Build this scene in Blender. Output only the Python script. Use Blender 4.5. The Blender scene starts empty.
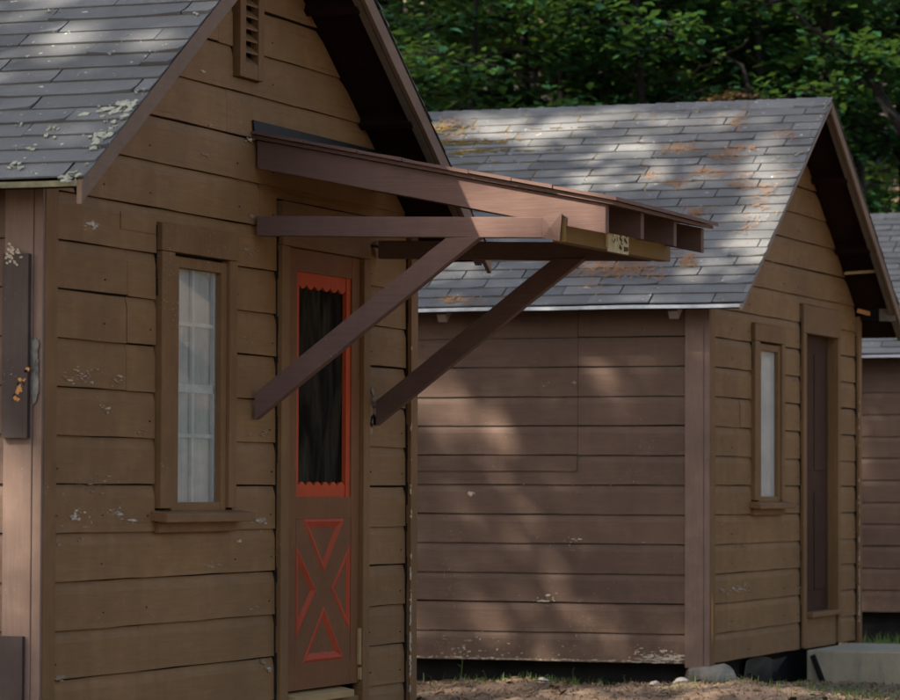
import bpy, bmesh, math, random
import numpy as np
from mathutils import Vector, Matrix
random.seed(7); rng = np.random.default_rng(7)
R = math.radians
scn = bpy.context.scene
col = scn.collection
# ------------------------------------------------------------------ camera
FPX = 3500.0
YAW, PIT, ROL = 0.360196, 0.0394564, 0.00371556
CAM = np.array([6.20971632, -12.0185292, 1.12751105])
_f = np.array([-math.sin(YAW)*math.cos(PIT), math.cos(YAW)*math.cos(PIT), math.sin(PIT)])
_r0 = np.array([math.cos(YAW), math.sin(YAW), 0.0]); _u0 = np.cross(_r0, _f)
_r = math.cos(ROL)*_r0 + math.sin(ROL)*_u0; _u = np.cross(_r, _f)
cam = bpy.data.objects.new('camera', bpy.data.cameras.new('camera'))
col.objects.link(cam); scn.camera = cam
cam.matrix_world = Matrix(((_r[0], _u[0], -_f[0], CAM[0]), (_r[1], _u[1], -_f[1], CAM[1]), (_r[2], _u[2], -_f[2], CAM[2]), (0, 0, 0, 1)))
cam.data.sensor_width = 36.0; cam.data.lens = 36.0*FPX/900.0
cam.data.clip_start = 0.1; cam.data.clip_end = 900.0
cam.data.dof.use_dof = True; cam.data.dof.focus_distance = 16.5; cam.data.dof.aperture_fstop = 5.6
S = 0.19   # width of a siding board
# ------------------------------------------------------------------ light
SUN = np.array([-0.48, -0.60, 0.64]); SUN /= np.linalg.norm(SUN)
w = bpy.data.worlds.new('World'); scn.world = w; w.use_nodes = True
nt = w.node_tree; bg = nt.nodes['Background']
sky = nt.nodes.new('ShaderNodeTexSky'); sky.sky_type = 'NISHITA'; sky.sun_disc = False
sky.sun_elevation = math.asin(SUN[2]); sky.sun_rotation = math.atan2(SUN[0], SUN[1]) % (2*math.pi)
sky.dust_density = 3.0; sky.ozone_density = 0.4; sky.air_density = 0.8
nt.links.new(sky.outputs[0], bg.inputs[0]); bg.inputs[1].default_value = 0.15
sl = bpy.data.lights.new('sun', 'SUN'); sl.energy = 4.4; sl.angle = R(0.5); sl.color = (1.0, 0.93, 0.84)
so = bpy.data.objects.new('sun', sl); col.objects.link(so)
so.rotation_euler = Vector(SUN).to_track_quat('Z', 'Y').to_euler()
so.location = (-20, -20, 30)
vs = scn.view_settings
vs.view_transform = 'Standard'; vs.look = 'None'; vs.gamma = 1.0; vs.use_curve_mapping = False
vs.exposure = 1.6
scn.cycles.max_bounces = 6; scn.cycles.diffuse_bounces = 4; scn.cycles.transparent_max_bounces = 8
scn.cycles.use_denoising = True

# ------------------------------------------------------------------ layout constants (cabin local frame: front wall x=0, near corner y=0, wall foot z=0)
W = 3.955; L = 5.0; TOPZ = 3.800; EAVE = 0.25; OH = 0.31; SLOPE = 0.681
C1 = (0.0, 0.0, 0.0); C2 = (-0.1147, 9.4356, 0.0154); C3 = (-0.15, 17.75, 0.075)
GZ = -0.2

def hit(px, py, axis, val):
    d = _f*FPX + _r*(px-450) - _u*(py-350)
    return CAM + d*((val-CAM[axis])/d[axis])
def at_depth(px, py, dep):
    return CAM + (_f*FPX + _r*(px-450) - _u*(py-350))*(dep/FPX)
def project(P):
    D = P-CAM; k = FPX/(D@_f)
    return 450+k*(D@_r), 350-k*(D@_u)

# ------------------------------------------------------------------ helpers
class MB:
    def __init__(s): s.v = []; s.f = []; s.m = []
    def add(s, vs_, fs, mi=0):
        o = len(s.v); s.v += [tuple(map(float, p)) for p in vs_]
        s.f += [tuple(i+o for i in f) for f in fs]; s.m += [mi]*len(fs); return s
    def box(s, x0, x1, y0, y1, z0, z1, mi=0):
        return s.add([(x, y, z) for x in (x0, x1) for y in (y0, y1) for z in (z0, z1)],
            [(0, 1, 3, 2), (4, 6, 7, 5), (0, 4, 5, 1), (2, 3, 7, 6), (0, 2, 6, 4), (1, 5, 7, 3)], mi)
    def beam(s, a, b, wd, ht, up=(0, 0, 1), segs=1, jit=0.0, mi=0, cutz=None, cutx=None):
        a = Vector(a); b = Vector(b); t = (b-a).normalized(); sd = t.cross(Vector(up)).normalized(); u = sd.cross(t).normalized()
        vs_, fs = [], []
        for i in range(segs+1):
            c = a.lerp(b, i/segs)
            j1, j2 = (random.uniform(-jit, jit) for _ in (0, 1))
            for du, ds in ((-1, -1), (-1, 1), (1, 1), (1, -1)):
                p = c + sd*(ds*wd/2+j1) + u*(du*ht/2+j2)
                vs_.append(p)
        def shear(idx, axis, val):
            for k in idx:
                p = vs_[k]; d = t; 
                if abs(d[axis]) > 1e-6: vs_[k] = p + d*((val-p[axis])/d[axis])
        if cutx: 
            if cutx[0] is not None: shear(range(4), 0, cutx[0])
            if cutx[1] is not None: shear(range(segs*4, segs*4+4), 0, cutx[1])
        if cutz is not None: shear(range(segs*4, segs*4+4), 2, cutz)
        for i in range(segs):
            o = i*4
            for k in range(4): fs.append((o+k, o+(k+1) % 4, o+4+(k+1) % 4, o+4+k))
        fs.append((3, 2, 1, 0)); e = segs*4; fs.append((e, e+1, e+2, e+3))
        return s.add(vs_, fs, mi)
    def prism(s, poly, n, mi=0):
        n = Vector(n); k = len(poly); p0 = [Vector(p) for p in poly]
        return s.add(p0+[p+n for p in p0], [tuple(range(k)), tuple(range(2*k-1, k-1, -1))]+[(i, (i+1) % k, k+(i+1) % k, k+i) for i in range(k)], mi)
    def tube(s, pts, rad, n=8, mi=0):
        vs_, fs = [], []
        for i, p in enumerate(pts):
            p = Vector(p); q = Vector(pts[min(i+1, len(pts)-1)]); o = Vector(pts[max(i-1, 0)])
            t = (q-o).normalized(); a = t.cross(Vector((0.31, 0.9, 0.2))).normalized(); b = t.cross(a)
            for k in range(n):
                an = 2*math.pi*k/n; rr = rad[i]*(1+0.12*math.sin(3*an+i*1.3))
                vs_.append(p+(a*math.cos(an)+b*math.sin(an))*rr)
        for i in range(len(pts)-1):
            for k in range(n): fs.append((i*n+k, i*n+(k+1) % n, (i+1)*n+(k+1) % n, (i+1)*n+k))
        fs.append(tuple(range(n-1, -1, -1))); fs.append(tuple((len(pts)-1)*n+k for k in range(n)))
        return s.add(vs_, fs, mi)
    def build(s, name, mats, parent=None, bevel=0.0, smooth=False):
        me = bpy.data.meshes.new(name); me.from_pydata(s.v, [], s.f); 
        mats = mats if isinstance(mats, (list, tuple)) else [mats]
        for m in mats: me.materials.append(m)
        me.polygons.foreach_set('material_index', s.m)
        bm = bmesh.new(); bm.from_mesh(me)
        if any(len(f.verts) > 4 for f in bm.faces): bmesh.ops.triangulate(bm, faces=[f for f in bm.faces if len(f.verts) > 6])
        bmesh.ops.recalc_face_normals(bm, faces=bm.faces)
        if bevel:
            es = [e for e in bm.edges if len(e.link_faces) == 2 and e.calc_face_angle(0) > 0.6]
            bmesh.ops.bevel(bm, geom=es, offset=bevel, segments=2, affect='EDGES', profile=0.5, clamp_overlap=True)
        bm.to_mesh(me); bm.free()
        if smooth: me.polygons.foreach_set('use_smooth', [True]*len(me.polygons))
        me.update()
        o = bpy.data.objects.new(name, me); col.objects.link(o); o.parent = parent
        return o
def np_mesh(name, V, F, mats, parent=None, mi=None):
    me = bpy.data.meshes.new(name); n = F.shape[1]
    me.vertices.add(len(V)); me.vertices.foreach_set('co', np.ascontiguousarray(V, dtype=np.float32).ravel())
    me.loops.add(F.size); me.loops.foreach_set('vertex_index', np.ascontiguousarray(F, dtype=np.int32).ravel())
    me.polygons.add(len(F)); me.polygons.foreach_set('loop_start', np.arange(len(F), dtype=np.int32)*n)
    me.polygons.foreach_set('loop_total', np.full(len(F), n, dtype=np.int32))
    for m in (mats if isinstance(mats, list) else [mats]): me.materials.append(m)
    if mi is not None: me.polygons.foreach_set('material_index', np.asarray(mi, dtype=np.int32))
    me.update(calc_edges=True)
    o = bpy.data.objects.new(name, me); col.objects.link(o); o.parent = parent
    return o
def tag(o, label, cat, group=None, kind=None):
    if label: o['label'] = label
    if cat: o['category'] = cat
    if group: o['group'] = group
    if kind: o['kind'] = kind
    return o
def empty(name, loc, label, cat, group=None):
    o = bpy.data.objects.new(name, None); col.objects.link(o); o.location = loc; o.empty_display_size = 0.2
    return tag(o, label, cat, group)

# ------------------------------------------------------------------ materials
def mat(name): 
    m = bpy.data.materials.new(name); m.use_nodes = True
    return m, m.node_tree, m.node_tree.nodes, m.node_tree.nodes['Principled BSDF']
def N(t, kind, **kw):
    n = t.nodes.new(kind)
    for k, v in kw.items():
        if k in n.inputs: n.inputs[k].default_value = v
        else: setattr(n, k, v)
    return n
def coords(t, scale=(1, 1, 1), src='Object', loc=(0, 0, 0)):
    tc = t.nodes.new('ShaderNodeTexCoord'); mp = t.nodes.new('ShaderNodeMapping')
    mp.inputs['Scale'].default_value = scale; mp.inputs['Location'].default_value = loc
    t.links.new(tc.outputs[src], mp.inputs['Vector']); return mp.outputs[0]
def noise(t, vec, sc, det=4, rough=0.55, dist=0.0):
    n = N(t, 'ShaderNodeTexNoise', Scale=sc, Detail=det, Roughness=rough, Distortion=dist)
    t.links.new(vec, n.inputs['Vector']); return n.outputs['Fac']
def ramp(t, fac, lo, hi, c0=(0, 0, 0, 1), c1=(1, 1, 1, 1)):
    r = t.nodes.new('ShaderNodeValToRGB'); e = r.color_ramp.elements
    e[0].position = lo; e[1].position = hi; e[0].color = c0; e[1].color = c1
    t.links.new(fac, r.inputs[0]); return r.outputs[0]
def mix(t, fac, a, b, mode='MIX'):
    m = t.nodes.new('ShaderNodeMix'); m.data_type = 'RGBA'; m.blend_type = mode
    for s_, v in ((0, fac), (6, a), (7, b)):
        if hasattr(v, 'links') or hasattr(v, 'is_linked'): t.links.new(v, m.inputs[s_])
        else: m.inputs[s_].default_value = v if s_ == 0 else (tuple(v)+(1,))[:4]
    return m.outputs[2]
def mul(t, a, b):
    m = t.nodes.new('ShaderNodeMath'); m.operation = 'MULTIPLY'
    for i, v in enumerate((a, b)):
        if hasattr(v, 'is_linked'): t.links.new(v, m.inputs[i])
        else: m.inputs[i].default_value = v
    return m.outputs[0]
def bump(t, b, h, strength=0.3, dist=0.01):
    n = N(t, 'ShaderNodeBump', Strength=strength, Distance=dist); t.links.new(h, n.inputs['Height']); t.links.new(n.outputs[0], b.inputs['Normal'])

def paint(name, c, rough=0.62, axis=1, flake=0.62, worn=(0.30, 0.27, 0.22), dark=0.75, spread=0.5, boards=False):
    """Old oil paint on wood: broad tone drift, grain along the board, specks where it has flaked."""
    m, t, ns, b = mat(name)
    st = [14, 14, 14]; st[axis] = 0.9
    v = coords(t); vg = coords(t, tuple(st))
    big = noise(t, v, 1.1, 5, 0.6); grain = noise(t, vg, 5.5, 6, 0.65); mid = noise(t, v, 9, 5, 0.6)
    vd = coords(t, (5, 5, 0.55)); drip = noise(t, vd, 2.2, 4, 0.6)
    c0 = tuple(x*dark for x in c); c1 = tuple(min(1, x*1.3) for x in c)
    a = ramp(t, big, 0.3, 0.72, c0+(1,), c1+(1,))
    a = mix(t, mul(t, ramp(t, grain, 0.40, 0.70), 0.36), a, tuple(x*0.62 for x in c))
    a = mix(t, mul(t, ramp(t, mid, 0.5, 0.8), 0.35), a, tuple(min(1, x*1.5+0.004) for x in c))
    a = mix(t, mul(t, ramp(t, drip, 0.56, 0.72), 0.3), a, (c[0]*0.7, c[1]*0.72, c[2]*0.8))
    if boards:   # each board weathers a little differently; soil splashed along the foot of the wall
        tc = t.nodes.new('ShaderNodeTexCoord'); sp = t.nodes.new('ShaderNodeSeparateXYZ'); t.links.new(tc.outputs['Object'], sp.inputs[0])
        dv = t.nodes.new('ShaderNodeMath'); dv.operation = 'DIVIDE'; t.links.new(sp.outputs['Z'], dv.inputs[0]); dv.inputs[1].default_value = S
        fo = t.nodes.new('ShaderNodeMath'); fo.operation = 'FLOOR'; t.links.new(dv.outputs[0], fo.inputs[0])
        wn_ = t.nodes.new('ShaderNodeTexWhiteNoise'); wn_.noise_dimensions = '1D'; t.links.new(fo.outputs[0], wn_.inputs['W'])
        a = mix(t, mul(t, wn_.outputs['Value'], 0.30), a, (c[0]*0.66, c[1]*0.70, c[2]*0.80))
        soil = mul(t, ramp(t, sp.outputs['Z'], 0.02, 0.42, (1, 1, 1, 1), (0, 0, 0, 1)), ramp(t, noise(t, v, 13, 6, 0.7), 0.42, 0.66))
        a = mix(t, mul(t, soil, 0.38), a, (0.17, 0.12, 0.08))
        fade = ramp(t, noise(t, coords(t, (2.0, 2.0, 6.0)), 1.6, 6, 0.7), 0.52, 0.70); a = mix(t, mul(t, fade, 0.28), a, (c[0]*1.35, c[1]*1.42, c[2]*1.6))
    fl = noise(t, coords(t, (1, 1, 1.5)), 70, 3, 0.6, 0.4); reg = noise(t, v, 3.1, 3, 0.6)
    fm = mul(t, ramp(t, fl, flake+0.035, flake+0.06), ramp(t, reg, spread+0.06, spread+0.14))
    a = mix(t, fm, a, worn)
    t.links.new(a, b.inputs['Base Color']); b.inputs['Roughness'].default_value = rough
    b.inputs['Specular IOR Level'].default_value = 0.16
    hh = mix(t, 0.5, grain, fm)
    bump(t, b, hh, 0.6, 0.005)
    return m
BR = (0.214, 0.115, 0.044)  # front faces: yellow-warm light put into the shared brown paint
PB = (0.116, 0.071, 0.047)  # side faces: pinkish light put into the same brown paint
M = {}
M['siding_front'] = paint('brown_paint_front_warm_lit', BR, axis=1, boards=True)
M['siding_side'] = paint('brown_paint_side_cool_lit', PB, axis=0, boards=True)
M['trim'] = paint('brown_paint_trim', (0.178, 0.094, 0.036), axis=2, flake=0.6)
M['trim_h'] = paint('brown_paint_trim_level', (0.178, 0.096, 0.040), axis=1, flake=0.64)
M['trim_side'] = paint('brown_paint_corner_cool_lit', (0.172, 0.112, 0.082), axis=2, flake=0.64)  # same trim paint, tinted with the light on side faces
M['rake'] = paint('brown_paint_rake', (0.165, 0.105, 0.068), axis=1, flake=0.60, worn=(0.3, 0.25, 0.2))
M['beam'] = paint('brown_paint_beam', (0.126, 0.073, 0.055), axis=0, flake=0.67)
M['beam_y'] = paint('brown_paint_crossbeam_warm_lit', (0.165, 0.095, 0.024), axis=1, flake=0.66)  # same beam paint, yellowed with the light on front faces
M['soffit'] = paint('soffit_shade_brown', (0.020, 0.009, 0.006), axis=0, flake=0.8)  # near-black colour holds the shade under the overhang
M['knotty'] = paint('knotty_patch_board', (0.060, 0.043, 0.036), axis=2, flake=0.62, dark=0.6)
M['door'] = paint('door_brown_paint', (0.165, 0.068, 0.026), axis=2, flake=0.68)
M['orange'] = paint('orange_red_paint', (0.42, 0.058, 0.014), axis=2, flake=0.72, worn=(0.3, 0.12, 0.05), dark=0.8)
M['redtrim'] = paint('dull_red_paint', (0.36, 0.052, 0.018), axis=2, flake=0.62, worn=(0.26, 0.16, 0.11), dark=0.8)
M['innerdoor'] = paint('plum_brown_door', (0.060, 0.032, 0.022), axis=2, flake=0.75)
M['bare'] = paint('bare_yellow_wood', (0.36, 0.24, 0.10), axis=1, flake=0.6, worn=(0.08, 0.05, 0.02))
M['split'] = paint('fresh_split_wood', (0.46, 0.21, 0.06), axis=2, flake=0.64, worn=(0.1, 0.05, 0.02))
M['tail'] = paint('pale_rafter_tail', (0.20, 0.155, 0.125), axis=1, flake=0.65)
M['palewood'] = paint('pale_soffit_board', (0.14, 0.11, 0.075), axis=0, flake=0.65)
for k_ in ('innerdoor', 'soffit', 'screen_'):
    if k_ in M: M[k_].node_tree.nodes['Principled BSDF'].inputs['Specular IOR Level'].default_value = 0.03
def simple(name, c, rough=0.8, sc=12, var=0.35, metal=0.0, bmp=0.2, bd=0.005):
    m, t, ns, b = mat(name); v = coords(t)
    n1 = noise(t, v, sc, 6, 0.6)
    a = ramp(t, n1, 0.3, 0.7, tuple(x*(1-var) for x in c)+(1,), tuple(min(1, x*(1+var)) for x in c)+(1,))
    t.links.new(a, b.inputs['Base Color']); b.inputs['Roughness'].default_value = rough; b.inputs['Metallic'].default_value = metal; b.inputs['Specular IOR Level'].default_value = 0.2
    bump(t, b, n1, bmp, bd); return m
M['flake'] = simple('flaked_primer', (0.44, 0.37, 0.27), 0.8, 60)
M['flake_dim'] = simple('flaked_primer_dull', (0.26, 0.19, 0.125), 0.8, 60)
M['gap_and_nail'] = simple('dark_gap_shade_and_nail', (0.020, 0.013, 0.008), 0.9, 14, 0.5)
M['dark'] = simple('black_paper_and_shade', (0.008, 0.007, 0.006), 0.9, 8)  # backing paper, and the painted shade under the cabins
M['tar'] = simple('tarred_flashing', (0.010, 0.012, 0.013), 0.55, 10)
M['metal'] = simple('pale_drip_metal', (0.50, 0.52, 0.52), 0.5, 9, 0.25, 0.2)
M['mossy_metal'] = simple('olive_drip_metal', (0.16, 0.15, 0.085), 0.6, 14, 0.5, 0.0)
M['zinc'] = simple('old_zinc_strap', (0.12, 0.115, 0.105), 0.55, 26, 0.5, 0.6)
M['lichen'] = simple('pale_lichen', (0.30, 0.30, 0.225), 0.95, 50, 0.3, 0, 0.8, 0.004)
M['moss'] = simple('yellow_moss', (0.17, 0.12, 0.035), 0.95, 40, 0.5, 0, 0.8, 0.006)
M['needle'] = simple('rust_pine_needles', (0.27, 0.135, 0.06), 0.8, 5, 0.4)
M['stone'] = simple('pale_granite', (0.30, 0.27, 0.23), 0.85, 14, 0.35, 0, 0.6, 0.01)
M['stone_dark'] = simple('mossy_boulder', (0.19, 0.165, 0.125), 0.9, 9, 0.5, 0, 0.7, 0.02)
M['bark'] = simple('grey_brown_bark', (0.012, 0.010, 0.008), 0.9, 11, 0.5, 0, 0.9, 0.03)
M['deadwood'] = simple('bleached_dead_wood', (0.085, 0.064, 0.042), 0.9, 8, 0.4, 0, 0.6, 0.02)
M['slate'] = simple('grey_plastic_sheet', (0.085, 0.08, 0.07), 0.45, 4, 0.5)

def roof_mat(name, c):
    m, t, ns, b = mat(name); v = coords(t)
    g = noise(t, v, 170, 3, 0.7); blot = noise(t, v, 2.2, 5, 0.65); st = noise(t, coords(t, (1.4, 9, 9)), 3.0, 4, 0.6)
    a = ramp(t, blot, 0.3, 0.72, tuple(x*0.78 for x in c)+(1,), tuple(x*1.28 for x in c)+(1,))
    a = mix(t, mul(t, ramp(t, g, 0.42, 0.62), 0.5), a, tuple(x*0.5 for x in c))
    a = mix(t, mul(t, ramp(t, g, 0.6, 0.75), 0.6), a, tuple(min(1, x*2.2) for x in c))
    a = mix(t, mul(t, ramp(t, st, 0.55, 0.75), 0.35), a, (c[0]*0.9, c[1]*0.72, c[2]*0.6))
    sp = noise(t, v, 26, 2, 0.5); a = mix(t, mul(t, ramp(t, sp, 0.70, 0.74), 0.8), a, (0.42, 0.42, 0.36))
    # per-tab tone
    at = t.nodes.new('ShaderNodeAttribute'); at.attribute_name = 'tone'; 
    a = mix(t, 1.0, a, at.outputs['Color'], 'MULTIPLY')
    t.links.new(a, b.inputs['Base Color']); b.inputs['Roughness'].default_value = 0.85
    b.inputs['Specular IOR Level'].default_value = 0.3
    bump(t, b, g, 0.6, 0.003); return m
M['shingle'] = roof_mat('grey_asphalt_shingle', (0.118, 0.119, 0.115))
M['shingle_b'] = roof_mat('weathered_asphalt_shingle', (0.142, 0.139, 0.130))

def concrete():
    m, t, ns, b = mat('old_concrete'); v = coords(t)
    n1 = noise(t, v, 3, 6, 0.65); n2 = noise(t, v, 60, 4, 0.7); n3 = noise(t, coords(t, (3, 3, 0.5)), 4, 4)
    a = ramp(t, n1, 0.3, 0.75, (0.25, 0.21, 0.13, 1), (0.40, 0.34, 0.225, 1))
    a = mix(t, mul(t, ramp(t, n3, 0.5, 0.7), 0.4), a, (0.11, 0.10, 0.075)); a = mix(t, mul(t, ramp(t, n2, 0.55, 0.7), 0.4), a, (0.33, 0.31, 0.27))
    t.links.new(a, b.inputs['Base Color']); b.inputs['Roughness'].default_value = 0.9; bump(t, b, n2, 0.5, 0.006); return m
M['concrete'] = concrete()
def leafmat(name, cs, trans=0.35):
    m, t, ns, b = mat(name)
    v = coords(t, src='Object'); n1 = noise(t, v, 0.9, 3, 0.6); n2 = noise(t, v, 9, 2, 0.6)
    a = ramp(t, n1, 0.35, 0.65, cs[0]+(1,), cs[1]+(1,)); a = mix(t, ramp(t, n2, 0.55, 0.72), a, cs[2])
    t.links.new(a, b.inputs['Base Color']); b.inputs['Roughness'].default_value = 0.5; b.inputs['Specular IOR Level'].default_value = 0.3
    tr = t.nodes.new('ShaderNodeBsdfTranslucent'); t.links.new(mix(t, 0.35, a, (0.16, 0.24, 0.02)), tr.inputs[0])
    ms = t.nodes.new('ShaderNodeMixShader'); ms.inputs[0].default_value = trans
    t.links.new(b.outputs[0], ms.inputs[1]); t.links.new(tr.outputs[0], ms.inputs[2]); t.links.new(ms.outputs[0], ns['Material Output'].inputs[0])
    return m
M['leaf'] = leafmat('broad_green_leaves', ((0.008, 0.040, 0.014), (0.022, 0.085, 0.026), (0.052, 0.125, 0.032)))
M['leaf_y'] = leafmat('yellow_green_leaves', ((0.06, 0.12, 0.02), (0.10, 0.16, 0.03), (0.15, 0.19, 0.04)), 0.45)
M['leaf_dead'] = leafmat('dead_rust_foliage', ((0.12, 0.06, 0.03), (0.19, 0.10, 0.05), (0.26, 0.15, 0.08)), 0.2)
M['grass'] = leafmat('short_grass', ((0.07, 0.13, 0.025), (0.11, 0.19, 0.035), (0.17, 0.23, 0.06)), 0.3)
M['litter'] = leafmat('brown_leaf_litter', ((0.13, 0.075, 0.04), (0.25, 0.15, 0.085), (0.42, 0.29, 0.18)), 0.1)
def ground_mat():
    m, t, ns, b = mat('forest_floor'); v = coords(t)
    n1 = noise(t, v, 1.6, 6, 0.65); n2 = noise(t, v, 26, 6, 0.7); n3 = noise(t, v, 0.7, 4, 0.6)
    a = ramp(t, n1, 0.3, 0.7, (0.12, 0.078, 0.045, 1), (0.27, 0.175, 0.105, 1))
    a = mix(t, ramp(t, n2, 0.5, 0.7), a, (0.30, 0.20, 0.13)); a = mix(t, mul(t, ramp(t, n2, 0.3, 0.42, (1, 1, 1, 1), (0, 0, 0, 1)), 0.8), a, (0.03, 0.024, 0.016))
    a = mix(t, mul(t, ramp(t, n3, 0.52, 0.62), 0.5), a, (0.06, 0.085, 0.025))
    t.links.new(a, b.inputs['Base Color']); b.inputs['Roughness'].default_value = 0.95; bump(t, b, n2, 0.8, 0.02); return m
M['ground'] = ground_mat()
def curtain_mat():
    m, t, ns, b = mat('white_sheer_curtain'); v = coords(t, (1, 7, 0.5)); n1 = noise(t, v, 4, 4, 0.6); n2 = noise(t, coords(t), 6, 4)
    a = ramp(t, n1, 0.3, 0.7, (0.50, 0.50, 0.43, 1), (0.68, 0.68, 0.60, 1)); a = mix(t, mul(t, ramp(t, n2, 0.45, 0.7), 0.5), a, (0.46, 0.45, 0.38))
    t.links.new(a, b.inputs['Base Color']); b.inputs['Roughness'].default_value = 0.8; return m
M['curtain'] = curtain_mat()
M['muntin'] = simple('white_muntin_paint', (0.74, 0.75, 0.71), 0.5, 20, 0.12)
def screen_mat():
    m, t, ns, b = mat('dark_insect_screen'); v = coords(t, (1, 3, 0.8), loc=(0, 0.3, 0.2)); n1 = noise(t, v, 2.6, 3, 0.5, 1.5)
    a = ramp(t, n1, 0.42, 0.72, (0.007, 0.006, 0.004, 1), (0.040, 0.034, 0.022, 1))
    t.links.new(a, b.inputs['Base Color']); b.inputs['Roughness'].default_value = 0.95; b.inputs['Specular IOR Level'].default_value = 0.05; return m
M['screen'] = screen_mat()
def glass_mat(name='window_glass', lo=0.22, hi=0.42):
    m, t, ns, b = mat(name); g = t.nodes.new('ShaderNodeBsdfGlossy'); g.inputs['Roughness'].default_value = 0.03
    tr = t.nodes.new('ShaderNodeBsdfTransparent'); tr.inputs[0].default_value = (0.93, 0.96, 0.95, 1)
    f = N(t, 'ShaderNodeFresnel', IOR=1.45); ms = t.nodes.new('ShaderNodeMixShader')
    t.links.new(f.outputs[0], ms.inputs[0]); t.links.new(tr.outputs[0], ms.inputs[1]); t.links.new(g.outputs[0], ms.inputs[2])
    df = t.nodes.new('ShaderNodeBsdfDiffuse'); df.inputs[0].default_value = (0.50, 0.49, 0.42, 1); m2 = t.nodes.new('ShaderNodeMixShader')
    t.links.new(ramp(t, noise(t, coords(t), 5, 4, 0.6), 0.3, 0.75, (lo, lo, lo, 1), (hi, hi, hi, 1)), m2.inputs[0])
    t.links.new(ms.outputs[0], m2.inputs[1]); t.links.new(df.outputs[0], m2.inputs[2])
    t.links.new(m2.outputs[0], ns['Material Output'].inputs[0]); return m
M['glass'] = glass_mat()
M['glass_dusty'] = glass_mat('dusty_window_glass', 0.62, 0.8)

# ------------------------------------------------------------------ siding
FRONT = lambda u, z, d: (d, u, z)            # wall plane x = 0, u runs along y
SIDE = lambda u, z, d: (u, -d, z)            # wall plane y = 0, u runs along x
FARSIDE = lambda u, z, d: (u, W+d, z)
def siding(mb, mp, u0f, u1f, z0, z1, holes=(), seams=None, rnd=1, wav=0.0022, mi=0, thick=0.012, ph=0.0):
    """Novelty siding: flat face, lip over the board below, hollow top edge."""
    rr = random.Random(rnd)
    k = 0; zb = z0
    while zb < z1-1e-6:
        zt = min(zb+S, z1)
        joints = sorted(seams(k) if seams else [])
        edges = [-99]+joints+[99]
        for ja, jb in zip(edges[:-1], edges[1:]):
            dd = rr.uniform(-0.0012, 0.0018); dz = rr.uniform(-0.003, 0.003) if joints else rr.uniform(-0.0015, 0.0015)
            tilt = rr.uniform(-0.0015, 0.0015)
            prof = [(-thick, zb+dz), (dd+0.001, zb+dz), (dd, zb+dz+0.02), (dd-0.001, zt-0.050+dz), (dd-0.004, zt-0.032+dz), (-thick+0.001, zt-0.004)]
            for (da, za), (db, zc) in zip(prof[:-1], prof[1:]):
                cuts = sorted(set([za, zc]+[h for H_ in holes for h in H_[2:4] if za < h < zc]))
                if len(cuts) == 1: cuts = [za, zc]
                for ca, cb in zip(cuts[:-1], cuts[1:]):
                    t0 = 0 if zc == za else (ca-za)/(zc-za); t1 = 1 if zc == za else (cb-za)/(zc-za)
                    d0 = da+(db-da)*t0; d1 = da+(db-da)*t1; zm = (ca+cb)/2
                    e0, e1 = max(u0f(zm), ja+0.0015), min(u1f(zm), jb-0.0015); iv = [(e0, e1)]
                    for (ha, hb, hc, hd) in holes:
                        if hc < zm < hd:
                            nv = []
                            for a, b in iv:
                                if hb <= a or ha >= b: nv.append((a, b)); continue
                                if ha > a: nv.append((a, ha))
                                if hb < b: nv.append((hb, b))
                            iv = nv
                    for a, b in iv:
                        if b-a < 0.004: continue
                        n = max(1, int((b-a)/0.16)); vs_ = []
                        la = max(u0f(ca), ja+0.0015) if a == e0 else a; lb = min(u1f(ca), jb-0.0015) if b == e1 else b
                        ta = max(u0f(cb), ja+0.0015) if a == e0 else a; tb = min(u1f(cb), jb-0.0015) if b == e1 else b
                        for i in range(n+1):
                            u = a+(b-a)*i/n; ul = la+(lb-la)*i/n; ut = ta+(tb-ta)*i/n
                            wv = wav*(math.sin(u*7+k*2.1+rnd)+0.6*math.sin(u*23+k*5.3))*0.5 + tilt*u
                            vs_ += [mp(ul, ca+wv, d0), mp(ut, cb+wv, d1)]
                        mb.add(vs_, [(2*i, 2*i+2, 2*i+3, 2*i+1) for i in range(n)], mi)
        zb = zt; k += 1
def blob(mb, mp, u, z, ru, rz, d, mi, rr, n=9, th=0.0012):
    """small irregular flake lying on a board"""
    pts = []; ph = rr.random()*6
    for i in range(n):
        an = 2*math.pi*i/n; k = 1+0.45*math.sin(an*2+ph)*rr.random()+rr.uniform(-0.35, 0.25)
        pts.append((u+ru*k*math.cos(an), z+rz*k*math.sin(an)))
    top = [mp(a, b, d+th) for a, b in pts]; bot = [mp(a, b, d-0.003) for a, b in pts]; c = mp(u, z, d+th*1.3)
    mb.add([c]+top+bot, [(0, 1+i, 1+(i+1) % n) for i in range(n)]+[(1+i, 1+n+i, 1+n+(i+1) % n, 1+(i+1) % n) for i in range(n)], mi)

def roofline(z):  # inset from each side at height z under the roof
    return max(0.0, (z-(TOPZ-0.06-SLOPE*W/2))/SLOPE)

def flakes(mb, mp, spots, seed, axis, base, org):
    rr = random.Random(seed)
    for (px, py, rad, n, sz, mi) in spots:
        for _ in range(int(n*2.2)):
            q = hit(px+rr.gauss(0, rad*0.55), py+rr.gauss(0, rad*0.32), axis, base)
            u = q[1]-org[1] if axis == 0 else q[0]-org[0]
            if q[2]-org[2] < 0.006: continue
            sc = rr.choice((0.3, 0.35, 0.5, 0.7, 0.9, 1.4))*rr.uniform(0.7, 1.2)*sz
            st = 1.0 if axis == 1 else 1.9
            blob(mb, mp, u, q[2]-org[2], sc*0.0042*st*rr.choice((0.8, 1.0, 1.8, 3.0)), sc*0.0033, 0.0022, mi if rr.random() < 0.7 else 3, rr)

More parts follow.
